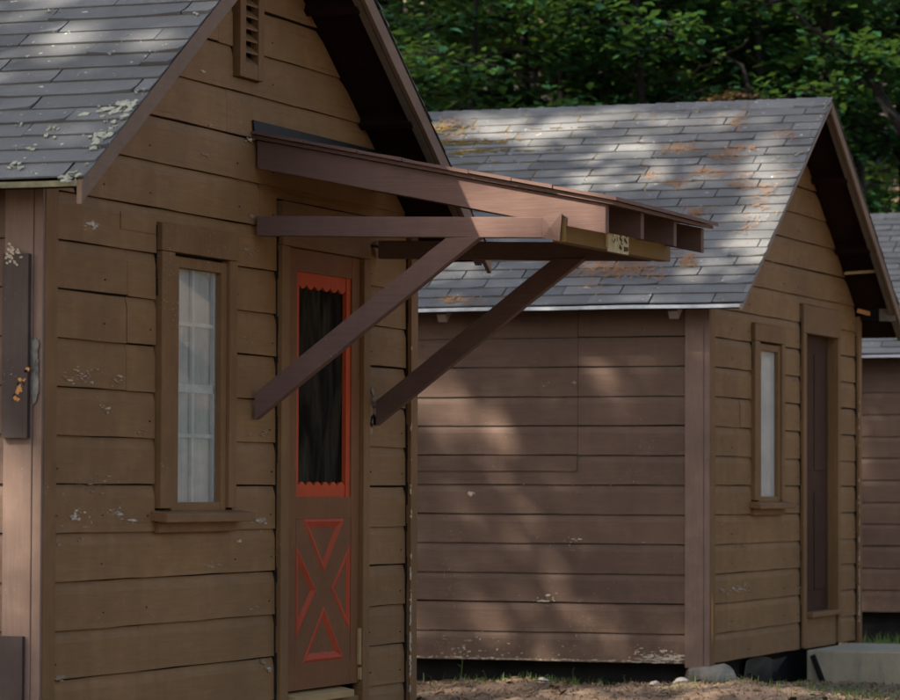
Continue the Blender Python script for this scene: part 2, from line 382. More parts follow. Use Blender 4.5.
# ------------------------------------------------------------------ shingled roof
def roof(parent, seed, m_sh, tabw, drip, slope_r=SLOPE, top=TOPZ, lich=(), mossy=(), far_detail=True):
    rr = random.Random(seed)
    H0 = top-slope_r*(W/2+EAVE)            # deck height at the eave
    X0, X1 = -L-OH, OH
    deck = MB()
    for s in (0, 1):
        ye = -EAVE if s == 0 else W+EAVE
        deck.add([(X0+0.02, ye, H0-0.015), (X1-0.02, ye, H0-0.015), (X1-0.02, W/2, top-0.015), (X0+0.02, W/2, top-0.015),
                  (X0+0.02, ye, H0-0.035), (X1-0.02, ye, H0-0.035), (X1-0.02, W/2, top-0.035), (X0+0.02, W/2, top-0.035)],
                 [(0, 1, 2, 3), (7, 6, 5, 4), (0, 4, 5, 1), (1, 5, 6, 2), (3, 7, 4, 0)])
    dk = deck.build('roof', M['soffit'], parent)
    # shingles
    sl = math.hypot(W/2+EAVE, top-H0); nC = 24; ex = sl/nC
    ay = (W/2+EAVE)/sl; az = (top-H0)/sl
    mb = MB(); tones = []
    for s in (0, 1):
        sg = 1 if s == 0 else -1; ye = -EAVE-0.012 if s == 0 else W+EAVE+0.012
        def P(x, t, h): return (x, ye+sg*(ay*t-az*h), H0+az*t+ay*h)
        for c in range(nC):
            x = X0 - rr.uniform(0, 0.3) - (tabw/2 if c % 2 else 0)
            while x < X1:
                wdt = tabw*(1+rr.uniform(-0.04, 0.04)); xa = max(x, X0); xb = min(x+wdt, X1+rr.uniform(0, 0.006)); x += wdt
                if xb-xa < 0.02: continue
                gap = rr.choice((0.002, 0.006, 0.008, 0.009, 0.010)); xb2 = xb-gap if x < X1 else xb
                t0 = c*ex; t1 = min((c+1)*ex+0.012, sl); th = 0.0065+rr.uniform(0, 0.004)
                n = max(1, int((xb2-xa)/0.10)); vs_ = []; dt0 = rr.uniform(-0.002, 0.002); curl = rr.choice((0, 0, 0, 0.004, 0.009))
                for i in range(n+1):
                    xx = xa+(xb2-xa)*i/n; wv = 0.003*math.sin(xx*2.3+c*0.9+seed)+rr.uniform(-0.0012, 0.0012)
                    cc = curl*(abs(i/n-0.5)*2)**3
                    vs_ += [P(xx, t0+wv+dt0, th-0.004), P(xx, t0+wv+dt0, th+0.004+cc), P(xx, t0+ex*0.5, th*0.8+0.001), P(xx, t1+wv, 0.0035)]
                fs = []
                for i in range(n):
                    o = 4*i
                    for k in range(3): fs.append((o+k, o+4+k, o+5+k, o+k+1))
                fs += [(0, 1, 2, 3), (4*n+3, 4*n+2, 4*n+1, 4*n)]
                mb.add(vs_, fs, 0); tones += [rr.uniform(0.80, 1.16)]*len(fs)
                if mossy and s == 0 and xb2 < X1-0.1 and xb2 < -1.0+rr.uniform(-0.5, 0.6) and c > 7 and rr.random() < 0.75:
                    n0 = len(mb.f); tt = t0+0.002
                    while tt < t0+ex*rr.uniform(0.7, 1.0):
                        wv = rr.uniform(0.004, 0.010); hh = rr.uniform(0.010, 0.015); xm = xb2+gap/2+rr.uniform(-0.003, 0.003)
                        mb.add([P(xm-wv, tt, 0.004), P(xm+wv, tt, 0.004), P(xm+wv*0.7, tt+0.02, 0.004), P(xm-wv*0.7, tt+0.02, 0.004), P(xm, tt+0.01, hh)], [(0, 1, 4), (1, 2, 4), (2, 3, 4), (3, 0, 4)], 2); tt += 0.016
                    tones += [1.0]*(len(mb.f)-n0)
    # ridge caps
    x = X0
    while x < X1:
        xb = min(x+0.16, X1+0.004); hh = top+0.006+rr.uniform(0, 0.003)
        for sg in (-1, 1):
            n0 = len(mb.f)
            mb.add([(x, W/2, hh+0.012), (xb, W/2, hh+0.006), (xb, W/2+sg*0.12, hh-0.12*slope_r+0.008), (x, W/2+sg*0.12, hh-0.12*slope_r+0.014), (xb, W/2+sg*0.12, hh-0.12*slope_r), (x, W/2+sg*0.12, hh-0.12*slope_r)],
                   [(0, 1, 2, 3), (3, 2, 4, 5)], 0)
            tones += [rr.uniform(0.85, 1.12)]*(len(mb.f)-n0)
        x += 0.145
    # lichen / moss patches on the near slope
    ROOFMAP = lambda u, t, d: (u, -EAVE-0.012+ay*t-az*d, H0+az*t+ay*d)
    for spots, mi in ((lich, 1), (mossy, 2)):
        for (u, t, ru, rt, n) in spots:
            for _ in range(n*2):
                n0 = len(mb.f); s1 = rr.uniform(0.1, 0.8)**1.3
                blob(mb, ROOFMAP, min(u+rr.gauss(0, ru*0.45), OH-0.015), t+rr.gauss(0, rt*0.45), ru*(0.30 if mi == 1 else 0.16)*s1, rt*(0.30 if mi == 1 else 0.22)*s1, 0.0135, mi, rr, 13, rr.uniform(0.0008, 0.003))
                tones += [1.0]*(len(mb.f)-n0)
    me = bpy.data.meshes.new('shingles'); me.from_pydata(mb.v, [], mb.f)
    for m_ in (m_sh, M['lichen'], M['moss']): me.materials.append(m_)
    me.polygons.foreach_set('material_index', mb.m)
    at = me.color_attributes.new('tone', 'FLOAT_COLOR', 'CORNER'); arr = []
    for p, tn in zip(me.polygons, tones): arr += [tn, tn, tn*0.99, 1.0]*p.loop_total
    at.data.foreach_set('color', arr); me.update()
    sh = bpy.data.objects.new('shingles', me); col.objects.link(sh); sh.parent = dk
    # drip edge along the near eave
    for s, yy in ((-1, -EAVE), (1, W+EAVE)):
        b = MB(); n = 40
        a, c_ = (yy-0.022, yy-0.002) if s < 0 else (yy+0.002, yy+0.022)
        for i in range(n):
            xa, xb = X0+0.02+(X1-0.04-X0)*i/n, X0+0.02+(X1-0.04-X0)*(i+1)/n
            za = 0.0015*math.sin(i*0.9+seed); zb_ = 0.0015*math.sin((i+1)*0.9+seed)
            b.add([(xa, a, H0-0.028+za), (xb, a, H0-0.028+zb_), (xb, a, H0-0.006+zb_), (xa, a, H0-0.006+za), (xa, c_, H0-0.006+za), (xb, c_, H0-0.006+zb_), (xb, c_, H0-0.028+zb_), (xa, c_, H0-0.028+za)],
                  [(0, 1, 2, 3), (3, 2, 5, 4), (0, 7, 6, 1)])
        b.build('drip_edge', drip, dk)
    # rake boards
    for s in (0, 1):
        ye = -EAVE-0.02 if s == 0 else W+EAVE+0.02
        for xc in ((OH-0.012,) if not far_detail else (OH-0.012, -L-OH+0.012)):
            rb = MB(); n = 10; vs_ = []
            for i in range(n+1):
                f_ = i/n; y = ye+(W/2-ye)*f_; zt = H0-0.006+(top-H0)*f_-0.003; wob = 0.003*math.sin(i*1.7+s)
                lo = 0.034 if (seed == 2 and s == 0) else 0.088
                for xx in (xc-0.011, xc+0.011): vs_ += [(xx, y, zt), (xx, y, zt-lo+wob)]
            fs = []
            for i in range(n):
                o = 4*i
                fs += [(o, o+4, o+5, o+1), (o+2, o+3, o+7, o+6), (o, o+2, o+6, o+4), (o+1, o+5, o+7, o+3)]
            fs += [(0, 1, 3, 2), (4*n, 4*n+2, 4*n+3, 4*n+1)]
            rb.add(vs_, fs); rb.build('rake_board', M['tail'] if (seed == 2 and s == 0) else M['rake'], dk, bevel=0.002)
            # inner barge rafter behind the board
            if seed == 2 and s == 0: continue
            ib = MB(); a = (xc-0.032 if xc > 0 else xc+0.032)
            ib.beam((a, ye+(0.05 if s == 0 else -0.05), H0-0.062+0.03), (a, W/2-(0.02 if s == 0 else -0.02), top-0.068), 0.034, 0.062)
            ib.build('barge_rafter', M['palewood'] if s else M['soffit'], dk)
    return dk, H0

def rafter_tails(dk, H0, xs, mt):
    for x in xs:
        b = MB(); b.beam((x, -EAVE+0.055, H0-0.068), (x, 0.02, H0-0.068+SLOPE*(EAVE-0.03)), 0.062, 0.06)
        b.build('rafter_tail', mt, dk, bevel=0.002)

# ------------------------------------------------------------------ window, trims, vent
WIN = (1.04, 1.80, 1.04, 2.217)      # casing outer y0,y1,z0,z1
GL = (1.235, 1.665, 1.065, 2.045)
def window(cab, glass='glass'):
    y0, y1, z0, z1 = WIN; g0, g1, g2, g3 = GL
    b = MB()
    b.box(-0.02, 0.024, y0, g0-0.07, z0, z1-0.115); b.box(-0.02, 0.024, g1+0.055, y1, z0, z1-0.115)
    b.box(-0.02, 0.026, y0-0.006, y1+0.004, z1-0.113, z1)
    wn = b.build('window', M['trim'], cab, bevel=0.0025)
    s = MB(); a = 0.010
    s.box(-0.03, a, g0-0.068, g0, g2-0.035, g3+0.045); s.box(-0.03, a, g1, g1+0.053, g2-0.035, g3+0.045)
    s.box(-0.03, a-0.002, g0, g1, g3, g3+0.045); s.box(-0.03, a-0.002, g0, g1, g2-0.035, g2)
    s.build('window_frame', M['trim'], wn, bevel=0.0025)
    q = MB(); q.prism([(-0.02, y0-0.045, z0-0.005), (0.075, y0-0.045, z0-0.022), (0.075, y0-0.045, z0-0.058), (-0.02, y0-0.045, z0-0.05)], (0, y1-y0+0.13, 0))
    q.box(-0.01, 0.022, y0-0.01, y1+0.0, z0-0.10, z0-0.052)
    q.build('window_sill', M['trim_h'], wn, bevel=0.003)
    c = MB(); n = 26; vs_ = []
    for i in range(n+1):
        y = g0-0.04+(g1-g0+0.09)*i/n; xx = -0.043+0.003*math.sin(i*1.1)+0.001*math.sin(i*2.7)
        vs_ += [(xx, y, g2-0.03), (xx-0.003, y, g3+0.03)]
    c.add(vs_, [(2*i, 2*i+2, 2*i+3, 2*i+1) for i in range(n)]); c.build('curtain', M['curtain'], wn, smooth=True)
    m_ = MB(); hm = (g2+g3)/2-0.01; mid = (g0+g1)/2
    m_.box(-0.036, -0.024, mid-0.012, mid+0.012, g2, hm-0.02); m_.box(-0.036, -0.024, mid-0.012, mid+0.012, hm+0.02, g3)
    m_.box(-0.037, -0.023, g0, g1, hm-0.018, hm+0.018)
    for zz in (hm-0.2, hm+0.27):
        m_.box(-0.0355, -0.0245, g0, g1, zz-0.008, zz+0.008)
    m_.box(-0.037, -0.023, g0, g0+0.012, g2, g3); m_.box(-0.037, -0.023, g1-0.014, g1, g2, g3)
    m_.build('muntin', M['muntin'], wn)
    gl = MB(); gl.add([(-0.018, g0, g2), (-0.018, g1, g2), (-0.018, g1, g3), (-0.018, g0, g3)], [(0, 1, 2, 3)]); gl.build('pane', M[glass], wn)
    return wn

def vent(cab):
    b = MB(); y0, y1, z0, z1 = 1.80, 2.055, 2.91, 3.40
    b.box(-0.01, 0.03, y0, y0+0.06, z0, z1); b.box(-0.01, 0.03, y1-0.06, y1, z0, z1)
    b.box(-0.01, 0.028, y0+0.06, y1-0.06, z0, z0+0.06); b.box(-0.01, 0.028, y0+0.06, y1-0.06, z1-0.03, z1)
    v = b.build('gable_vent', M['trim'], cab, bevel=0.002)
    z = z0+0.085
    while z < z1-0.04:
        s = MB(); s.prism([(0.026, y0+0.062, z-0.028), (0.026, y0+0.062, z-0.018), (-0.03, y0+0.062, z+0.030), (-0.03, y0+0.062, z+0.020)], (0, y1-y0-0.124, 0))
        s.build('slat', M['trim'], v); z += 0.052
    k = MB(); k.add([(-0.031, y0, z0), (-0.031, y1, z0), (-0.031, y1, z1), (-0.031, y0, z1)], [(0, 1, 2, 3)]); k.build('vent_backing', M['dark'], v)

DY0, DY1, DZ0, DZ1 = 2.375, 3.255, 0.215, 2.207
def gap_strip(cab, y, z0, z1, seed, wd=0.012):  # dark strips paint the shade in the gap beside casings and trim
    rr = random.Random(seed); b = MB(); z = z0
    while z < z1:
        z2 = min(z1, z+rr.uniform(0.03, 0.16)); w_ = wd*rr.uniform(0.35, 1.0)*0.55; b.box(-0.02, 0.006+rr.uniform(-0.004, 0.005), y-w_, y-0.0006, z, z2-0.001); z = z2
    b.build('gap_shade_strip', M['gap_and_nail'], cab)
def door_casing(cab, low=0.03):
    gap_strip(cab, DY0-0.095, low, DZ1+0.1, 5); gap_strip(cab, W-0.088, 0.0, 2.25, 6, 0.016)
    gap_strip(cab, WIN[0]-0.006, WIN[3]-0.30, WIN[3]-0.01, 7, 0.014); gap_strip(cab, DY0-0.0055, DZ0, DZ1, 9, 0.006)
    b = MB(); b.box(-0.03, 0.026, DY0-0.095, DY0-0.006, low, DZ1); b.build('door_casing', M['trim'], cab, bevel=0.0025)
    b = MB(); b.box(-0.03, 0.024, DY1+0.006, DY1+0.085, low, DZ1); b.build('door_casing', M['trim'], cab, bevel=0.0025)
    b = MB(); b.box(-0.03, 0.025, DY0-0.085, DY1+0.08, DZ1+0.002, DZ1+0.2); b.build('door_header', M['trim_h'], cab, bevel=0.0025)

def cabin(name, org, seed, label, group, msh, tabw, drip, lich=(), mossy=(), kind=1, **rk):
    cab = empty(name, org, label, 'cabin', group)
    rr = random.Random(seed)
    holes = [(WIN[0]-0.010, WIN[1]+0.002, WIN[2]-0.055, WIN[3]+0.004), (DY0-0.104, DY1+0.087, 0.03 if kind == 1 else -0.1, DZ1+0.206), (1.785, 2.06, 2.905, 3.405)]
    if kind != 1: holes = holes[:2]
    def seams_front(k):
        q = random.Random(seed*31+k)
        if kind == 1 and k in (9, 10, 8): return [0.76+0.004*math.sin(k*2)]
        if k == 2: return [0.9]
        if k >= 12 and q.random() < 0.4: return [q.uniform(0.9, 2.6)]
        return [] if q.random() < 0.8 else [q.choice((0.62, 0.75))]
    fw = MB()
    top = rk.get('top', TOPZ)
    siding(fw, FRONT, lambda z: max(0.108, roofline(z)), lambda z: W-max(0.098, roofline(z)), 0.0, top-0.09, holes, seams_front, seed)
    # boards behind the joints
    bk = [(-0.02, 0.0, -0.0), (-0.02, W, -0.0), (-0.02, W, TOPZ-0.06-SLOPE*W/2), (-0.02, W/2, top-0.07), (-0.02, 0, TOPZ-0.06-SLOPE*W/2)]
    # backing as strips round the openings
    ops = sorted([(GL[0]-0.05, GL[1]+0.04, GL[2]-0.03, GL[3]+0.03), (DY0, DY1, 0.0, DZ1)])
    hz = TOPZ-0.06-SLOPE*W/2
    def sheet(y0, y1, z0, z1): fw.add([(-0.021, y0, z0), (-0.021, y1, z0), (-0.021, y1, z1), (-0.021, y0, z1)], [(0, 1, 2, 3)], 1)
    sheet(0.005, ops[0][0], 0, hz); sheet(ops[0][1], ops[1][0], 0, hz); sheet(ops[1][1], W-0.005, 0, hz)
    sheet(ops[0][0], ops[0][1], 0, ops[0][2]); sheet(ops[0][0], ops[0][1], ops[0][3], hz); sheet(ops[1][0], ops[1][1], ops[1][3], hz)
    fw.add([(-0.021, 0, hz), (-0.021, W, hz), (-0.021, W/2, top-0.07)], [(0, 1, 2)], 1)
    if kind == 1:
        flakes(fw, FRONT, [(90, 226, 8, 10, 1.2, 2), (45, 250, 3, 2, 1, 2), (82, 375, 14, 16, 1.0, 2), (118, 380, 8, 6, 1.0, 2), (105, 408, 6, 5, .9, 2), (142, 432, 5, 5, .9, 3), (205, 155, 2, 3, 1.3, 2),
            (90, 485, 22, 16, .9, 3), (78, 515, 12, 12, 1.1, 2), (115, 514, 10, 12, 1.0, 2), (130, 522, 5, 4, 1.1, 2), (65, 533, 14, 9, .8, 3), (247, 250, 10, 12, .9, 3), (248, 335, 12, 7, .9, 3), (262, 432, 8, 7, .8, 3),
            (262, 522, 6, 7, 1.8, 2), (238, 540, 3, 3, 1.3, 2), (210, 566, 8, 6, .9, 3), (251, 608, 5, 4, .8, 3), (268, 669, 4, 4, 1.5, 2), (262, 660, 8, 6, .8, 3), (57, 678, 7, 8, 2.0, 3), (108, 612, 20, 6, .6, 3), (270, 555, 8, 5, .7, 3),
            (250, 140, 4, 5, 1.3, 2), (192, 47, 2, 2, 1, 2), (202, 72, 2, 2, 1.2, 2), (210, 125, 2, 2, 1.1, 2), (253, 218, 4, 5, 1.1, 3), (382, 590, 14, 7, .5, 3)], seed+5, 0, 0.0, org)
    if kind == 2:
        flakes(fw, FRONT, [(722, 590, 5, 14, 1.0, 3), (740, 588, 9, 22, 1.1, 2), (748, 590, 4, 8, 1.3, 3), (795, 588, 6, 8, 1.0, 3), (725, 355, 10, 9, .9, 3), (735, 380, 8, 8, .8, 3), (722, 440, 10, 12, .9, 3), (720, 520, 8, 8, .7, 3),
            (740, 548, 12, 10, .8, 3), (770, 565, 12, 8, .7, 3), (793, 380, 6, 5, .9, 3), (785, 525, 10, 5, .6, 3), (775, 266, 16, 10, .9, 3), (800, 290, 14, 8, .8, 3)], seed+5, 0, org[0], org)
    r4 = random.Random(seed+77)
    for k in range(20):
        for u in (0.14, 0.55, 0.97, 1.85, 2.22, 3.40, 3.80):
            z = (k+0.32)*S+r4.uniform(-0.008, 0.008); uu = u+r4.uniform(-0.012, 0.012)
            if z > top-0.3 or uu < roofline(z)+0.03 or uu > W-roofline(z)-0.03 or any(h_[0]-0.01 < uu < h_[1]+0.01 and h_[2] < z < h_[3] for h_ in holes) or r4.random() < 0.35: continue
            blob(fw, FRONT, uu, z, 0.006, 0.0035, 0.0018, 4, r4, 7)
    fw.build('front_wall', [M['siding_front'], M['dark'], M['flake'], M['flake_dim'], M['gap_and_nail']], cab)
    # side walls
    def seams_side(k):
        if kind == 2: return [-0.872] if k >= 7 else ([-2.9] if k % 2 else [])
        return [-1.9-(k % 3)*0.6]
    sw = MB(); hs = hz+0.06
    siding(sw, SIDE, lambda z: -L+0.1, lambda z: -0.146, 0.0, hs, (), seams_side, seed+3)
    sw.add([(-L, 0.02, 0), (0, 0.02, 0), (0, 0.02, hs), (-L, 0.02, hs)], [(0, 1, 2, 3)], 1)
    if kind == 2:
        sw.box(-2.35, -0.876, -0.009, 0.0, 1.226, 1.325, 0)
        flakes(sw, SIDE, [(472, 493, 3, 3, 2.6, 2), (450, 645, 26, 18, 1.1, 3), (462, 655, 20, 16, 1.2, 2), (500, 657, 30, 22, 1.2, 2), (560, 658, 34, 16, 1.0, 2), (640, 654, 14, 12, 1.2, 2), (660, 655, 12, 16, 1.8, 2), (675, 658, 8, 10, 1.8, 2),
             (545, 600, 9, 8, 1.4, 2), (575, 542, 11, 8, .9, 2), (545, 385, 6, 5, .7, 3), (575, 383, 3, 4, 1.2, 3), (645, 544, 6, 4, .8, 3), (600, 590, 60, 10, .6, 3), (560, 480, 50, 10, .6, 3), (640, 400, 40, 6, .5, 3)], seed+9, 1, org[1], org)
    if kind == 2:
        r3 = random.Random(5)
        for _ in range(150):
            blob(sw, SIDE, -0.16-2.0*r3.random(), 0.004+abs(r3.gauss(0, 0.005)), r3.uniform(0.006, 0.030), r3.uniform(0.002, 0.005), 0.0022, r3.choice((2, 3, 3)), r3)
        for _ in range(26): blob(sw, SIDE, -0.16-0.28*r3.random()**1.5, 0.02+0.035*r3.random(), r3.uniform(0.01, 0.04), r3.uniform(0.002, 0.005), 0.0022, 2, r3)
        for _ in range(12): blob(sw, SIDE, -1.07+r3.gauss(0, 0.03), 0.386+r3.gauss(0, 0.002), r3.uniform(0.006, 0.02), 0.003, 0.0022, 2, r3)
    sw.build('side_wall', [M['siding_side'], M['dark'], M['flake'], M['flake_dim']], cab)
    s2 = MB(); siding(s2, FARSIDE, lambda z: -L+0.1, lambda z: -0.1, 0.0, hs, (), None, seed+4)
    s2.add([(-L, W-0.02, 0), (0, W-0.02, 0), (0, W-0.02, hs), (-L, W-0.02, hs)], [(0, 1, 2, 3)], 1)
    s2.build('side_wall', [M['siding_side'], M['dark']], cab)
    bw = MB(); siding(bw, lambda u, z, d: (-L-d, u, z), lambda z: roofline(z), lambda z: W-roofline(z), 0.0, top-0.09, (), None, seed+6)
    bw.add([(-L+0.02, 0, 0), (-L+0.02, W, 0), (-L+0.02, W, hz), (-L+0.02, W/2, top-0.07), (-L+0.02, 0, hz)], [(0, 1, 2, 3, 4)], 1)
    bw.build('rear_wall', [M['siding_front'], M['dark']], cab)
    fl = MB(); fl.box(-L+0.03, -0.03, 0.03, W-0.03, 0.005, 0.03); fl.build('floor_frame', M['dark'], cab)
    b = MB(); b.box(-L+0.3, -0.10, 0.10, 0.13, -0.75, 0.004); b.box(-0.13, -0.10, 0.13, W-0.2, -0.75, 0.003); b.build('crawlspace_shade_panel', M['dark'], cab)  # black panels added to paint the shade below the floor
    # corner boards
    zt_ = hz-0.0
    b = MB(); b.box(-0.018, 0.022, 0.0, 0.105, -0.02, zt_+0.05); b.build('corner_board', M['trim'], cab, bevel=0.003)
    b = MB(); b.box(-0.143, -0.020, -0.024, 0.01, -0.025, zt_+0.06); b.build('corner_board', M['trim_side'], cab, bevel=0.003)
    b = MB(); b.box(-0.0195, 0.020, -0.020, -0.002, -0.015, zt_+0.04); b.build('corner_board', M['trim_side'], cab, bevel=0.003)
    b = MB(); b.box(-0.03, 0.026, W-0.088, W, -0.02, zt_); 
    rq = random.Random(seed+50)
    for _ in range(46): blob(b, lambda u, z, d: (d, u, z), W-0.091+rq.uniform(0, 0.012), rq.uniform(0, 1.9)*rq.random()+0.15, 0.006, rq.uniform(0.004, 0.02), 0.0265, 1, rq)
    b.build('corner_board', [M['trim'], M['flake']], cab)
    b = MB(); b.box(-0.12, -0.03, W+0.001, W+0.024, -0.02, zt_); b.build('corner_board', M['trim_side'], cab)
    window(cab, 'glass' if kind == 1 else 'glass_dusty')
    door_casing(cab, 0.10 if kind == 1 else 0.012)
    dk, H0 = roof(cab, seed, msh, tabw, drip, lich=lich, mossy=mossy, **rk)
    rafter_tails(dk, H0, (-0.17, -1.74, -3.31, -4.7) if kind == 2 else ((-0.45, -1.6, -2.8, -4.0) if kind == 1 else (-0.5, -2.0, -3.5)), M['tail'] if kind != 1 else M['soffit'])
    # lookouts under the gable overhang
    for s in (0, 1):
        for f_ in (0.12, 0.42, 0.72):
            y = (-EAVE if s == 0 else W+EAVE)+(1 if s == 0 else -1)*(W/2+EAVE)*f_; z = H0+(TOPZ-H0)*f_-0.068
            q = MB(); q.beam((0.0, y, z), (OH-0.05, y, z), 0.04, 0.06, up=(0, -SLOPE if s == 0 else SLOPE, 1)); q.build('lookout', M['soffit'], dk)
    return cab, dk

g_c = 'brown gabled cabins in a staggered row'
def rt(px, py, org):      # point of the near roof slope seen at a pixel, as (x, distance up the slope)
    d = _f*FPX+_r*(px-450)-_u*(py-350); H0 = TOPZ-SLOPE*(W/2+EAVE)
    n = np.array([0, -SLOPE, 1.0]); p0 = np.array([org[0], org[1]-EAVE, org[2]+H0]); t = ((p0-CAM)@n)/(d@n); P = CAM+d*t
    return P[0]-org[0], (P[1]-org[1]+EAVE)*math.hypot(1, SLOPE)
def rspots(lst, org):
    out = []
    for px, py, ru, rt_, n in lst:
        u, t = rt(px, py, org); out.append((min(u, OH-ru*0.7), t, ru, rt_, n))
    return out
lich1 = rspots([(128, 114, .10, .09, 16), (134, 108, .06, .06, 8), (108, 140, .07, .09, 13), (104, 148, .05, .04, 5), (115, 131, .05, .04, 6), (53, 135, .045, .06, 8), (28, 152, .05, .03, 6), (16, 170, .05, .05, 8), (70, 179, .07, .05, 10), (83, 77, .02, .02, 2),
    (113, 56, .02, .02, 3), (50, 14, .03, .02, 3), (63, 14, .02, .02, 2), (12, 48, .02, .02, 2), (22, 128, .03, .03, 4), (110, 124, .03, .03, 3), (141, 94, .03, .02, 4), (32, 175, .02, .02, 3), (86, 155, .02, .02, 3), (200, 15, .03, .03, 4), (130, 38, .02, .02, 2), (116, 77, .02, .02, 2), (45, 168, .02, .02, 2), (95, 168, .02, .02, 3)], C1)
lich2 = rspots([(826, 110, .03, .05, 5), (829, 105, .03, .04, 5), (822, 119, .03, .05, 5), (800, 155, .05, .04, 5), (797, 128, .04, .03, 3), (780, 92+13, .03, .03, 3), (775, 160, .04, .04, 3), (700, 113, .05, .02, 3), (660, 118, .04, .02, 2), (720, 300, .05, .03, 4), (600, 303, .04, .03, 3), (467, 305, .04, .02, 3), (500, 270, .04, .02, 3),
    (548, 280, .03, .02, 2), (655, 290, .03, .02, 2), (520, 165, .03, .03, 2), (590, 170, .03, .02, 2), (690, 250, .03, .02, 2), (640, 150, .03, .02, 2)], C2)
moss2 = rspots([(446, 133, .22, .10, 30), (452, 143, .28, .03, 26), (462, 146, .35, .02, 22), (470, 153, .3, .03, 18), (456, 156, .2, .03, 12), (500, 143, .3, .02, 8), (492, 164, .3, .015, 8), (540, 152, .3, .012, 6), (441, 127, .12, .08, 16), (560, 130, .4, .012, 6), (470, 175, .3, .015, 6), (455, 300, .1, .05, 10)], C2)
cab1, roof1 = cabin('cabin', C1, 1, 'nearest brown cabin with an orange-trimmed screen door under a slanting canopy', g_c, M['shingle'], 0.62, M['mossy_metal'], lich1, (), 1)
cab2, roof2 = cabin('cabin', C2, 2, 'middle brown cabin with an open-looking dark doorway and a concrete step before it', g_c, M['shingle_b'], 0.40, M['metal'], lich2, moss2, 2)
cab3, roof3 = cabin('cabin', C3, 3, 'farthest cabin, cut off at the right edge behind the middle cabin', g_c, M['shingle_b'], 0.40, M['metal'], (), (), 3, top=3.60, slope_r=0.62)
vent(cab1)

# ---- cabin 1 extras: patches on the corner, screen door
def side_pt(px, py, y=-0.03): return hit(px, py, 1, y)
b = MB(); za, zb = side_pt(15, 438)[2], side_pt(15, 254)[2]
b.box(-0.139, -0.028, -0.048, -0.0245, za, zb)
rq = random.Random(3)
for _ in range(26):
    blob(b, lambda u, z, d: (u, -d, z), -0.10+rq.gauss(0, 0.018), zb+rq.gauss(0.0, 0.02), 0.006, 0.005, 0.0483, 1, rq)
q = side_pt(23, 390)
for _ in range(34):
    k_ = rq.gauss(0, 0.026); blob(b, lambda u, z, d: (u, -d, z), -0.062+k_*0.5+rq.gauss(0, 0.007), q[2]+0.012+k_, 0.007, 0.008, 0.0478+rq.uniform(0, 0.001), rq.choice((2, 2, 3, 0)), rq)
b.build('patch_board', [M['knotty'], M['flake'], M['split'], M['dark']], cab1)['label'] = 'dark knotty board nailed over the corner, with a split orange knot'
b = MB(); z0_, z1_ = side_pt(33, 398)[2], side_pt(33, 340)[2]
rq = random.Random(8)
for _ in range(60): blob(b, lambda u, z, d: (u, -d, z), rq.uniform(-0.024, 0.004), rq.uniform(z0_, z1_), rq.uniform(0.004, 0.009), rq.uniform(0.01, 0.03), 0.0255+rq.uniform(0, 0.002), 0, rq)
b.box(-0.0235, 0.003, -0.0255, -0.0235, z0_+0.01, z1_-0.01)
b.build('weathered_patch', M['zinc'], cab1)
b = MB(); z0_ = side_pt(15, 700)[2]-0.25; z1_ = side_pt(15, 636)[2]
b.box(-0.20, -0.042, -0.046, -0.0245, z0_, z1_); b.build('patch_board', M['knotty'], cab1)
# short extra joint in the siding left of the window
b = MB(); p = hit(120, 229, 0, 0.0); q = hit(153, 234, 0, 0.0); b.box(0.0, 0.004, p[1], WIN[0]-0.024, p[2]+0.001, p[2]+0.07); b.build('siding_patch', M['siding_front'], cab1)

# screen door
b = MB(); x0, x1 = -0.028, 0.004
OY0, OY1, OZ0, OZ1 = 2.50, 3.155, 1.085, 2.105      # orange field
PY0, PY1, PZ0, PZ1 = 2.505, 3.15, 0.335, 0.985      # cross panel
b.box(x0, x1, DY0, OY0, DZ0, DZ1); b.box(x0, x1, OY1, DY1, DZ0, DZ1)
b.box(x0, x1-0.001, OY0, OY1, OZ1, DZ1); b.box(x0, x1-0.001, OY0, OY1, PZ1, OZ0); b.box(x0, x1-0.001, OY0, OY1, DZ0, PZ0)
door = b.build('screen_door', M['door'], cab1, bevel=0.002)
a_, b_ = PY1-PY0, PZ1-PZ0; cy, cz = PY0+a_/2, PZ0+b_/2; t0, g_, s_, h_ = 0.075, 0.075, 0.115, 0.085
X = [(0, b_), (t0, b_), (a_/2, b_/2+g_), (a_-t0, b_), (a_, b_), (a_, b_-s_), (a_/2+h_, b_/2), (a_, s_), (a_, 0), (a_-t0, 0), (a_/2, b_/2-g_), (t0, 0), (0, 0), (0, s_), (a_/2-h_, b_/2), (0, b_-s_)]
p = MB(); p.prism([(-0.010, PY0+u, PZ0+v) for u, v in X], (0.012, 0, 0)); p.build('cross_panel', M['door'], door)
fl = MB(); fl.box(-0.026, -0.004, PY0, PY1, PZ0, PZ1); fl.build('door_panel', M['door'], door)
rd = MB()
tris = [[(t0, b_), (a_-t0, b_), (a_/2, b_/2+g_)], [(t0, 0), (a_/2, b_/2-g_), (a_-t0, 0)], [(0, s_), (0, b_-s_), (a_/2-h_, b_/2)], [(a_, s_), (a_/2+h_, b_/2), (a_, b_-s_)]]
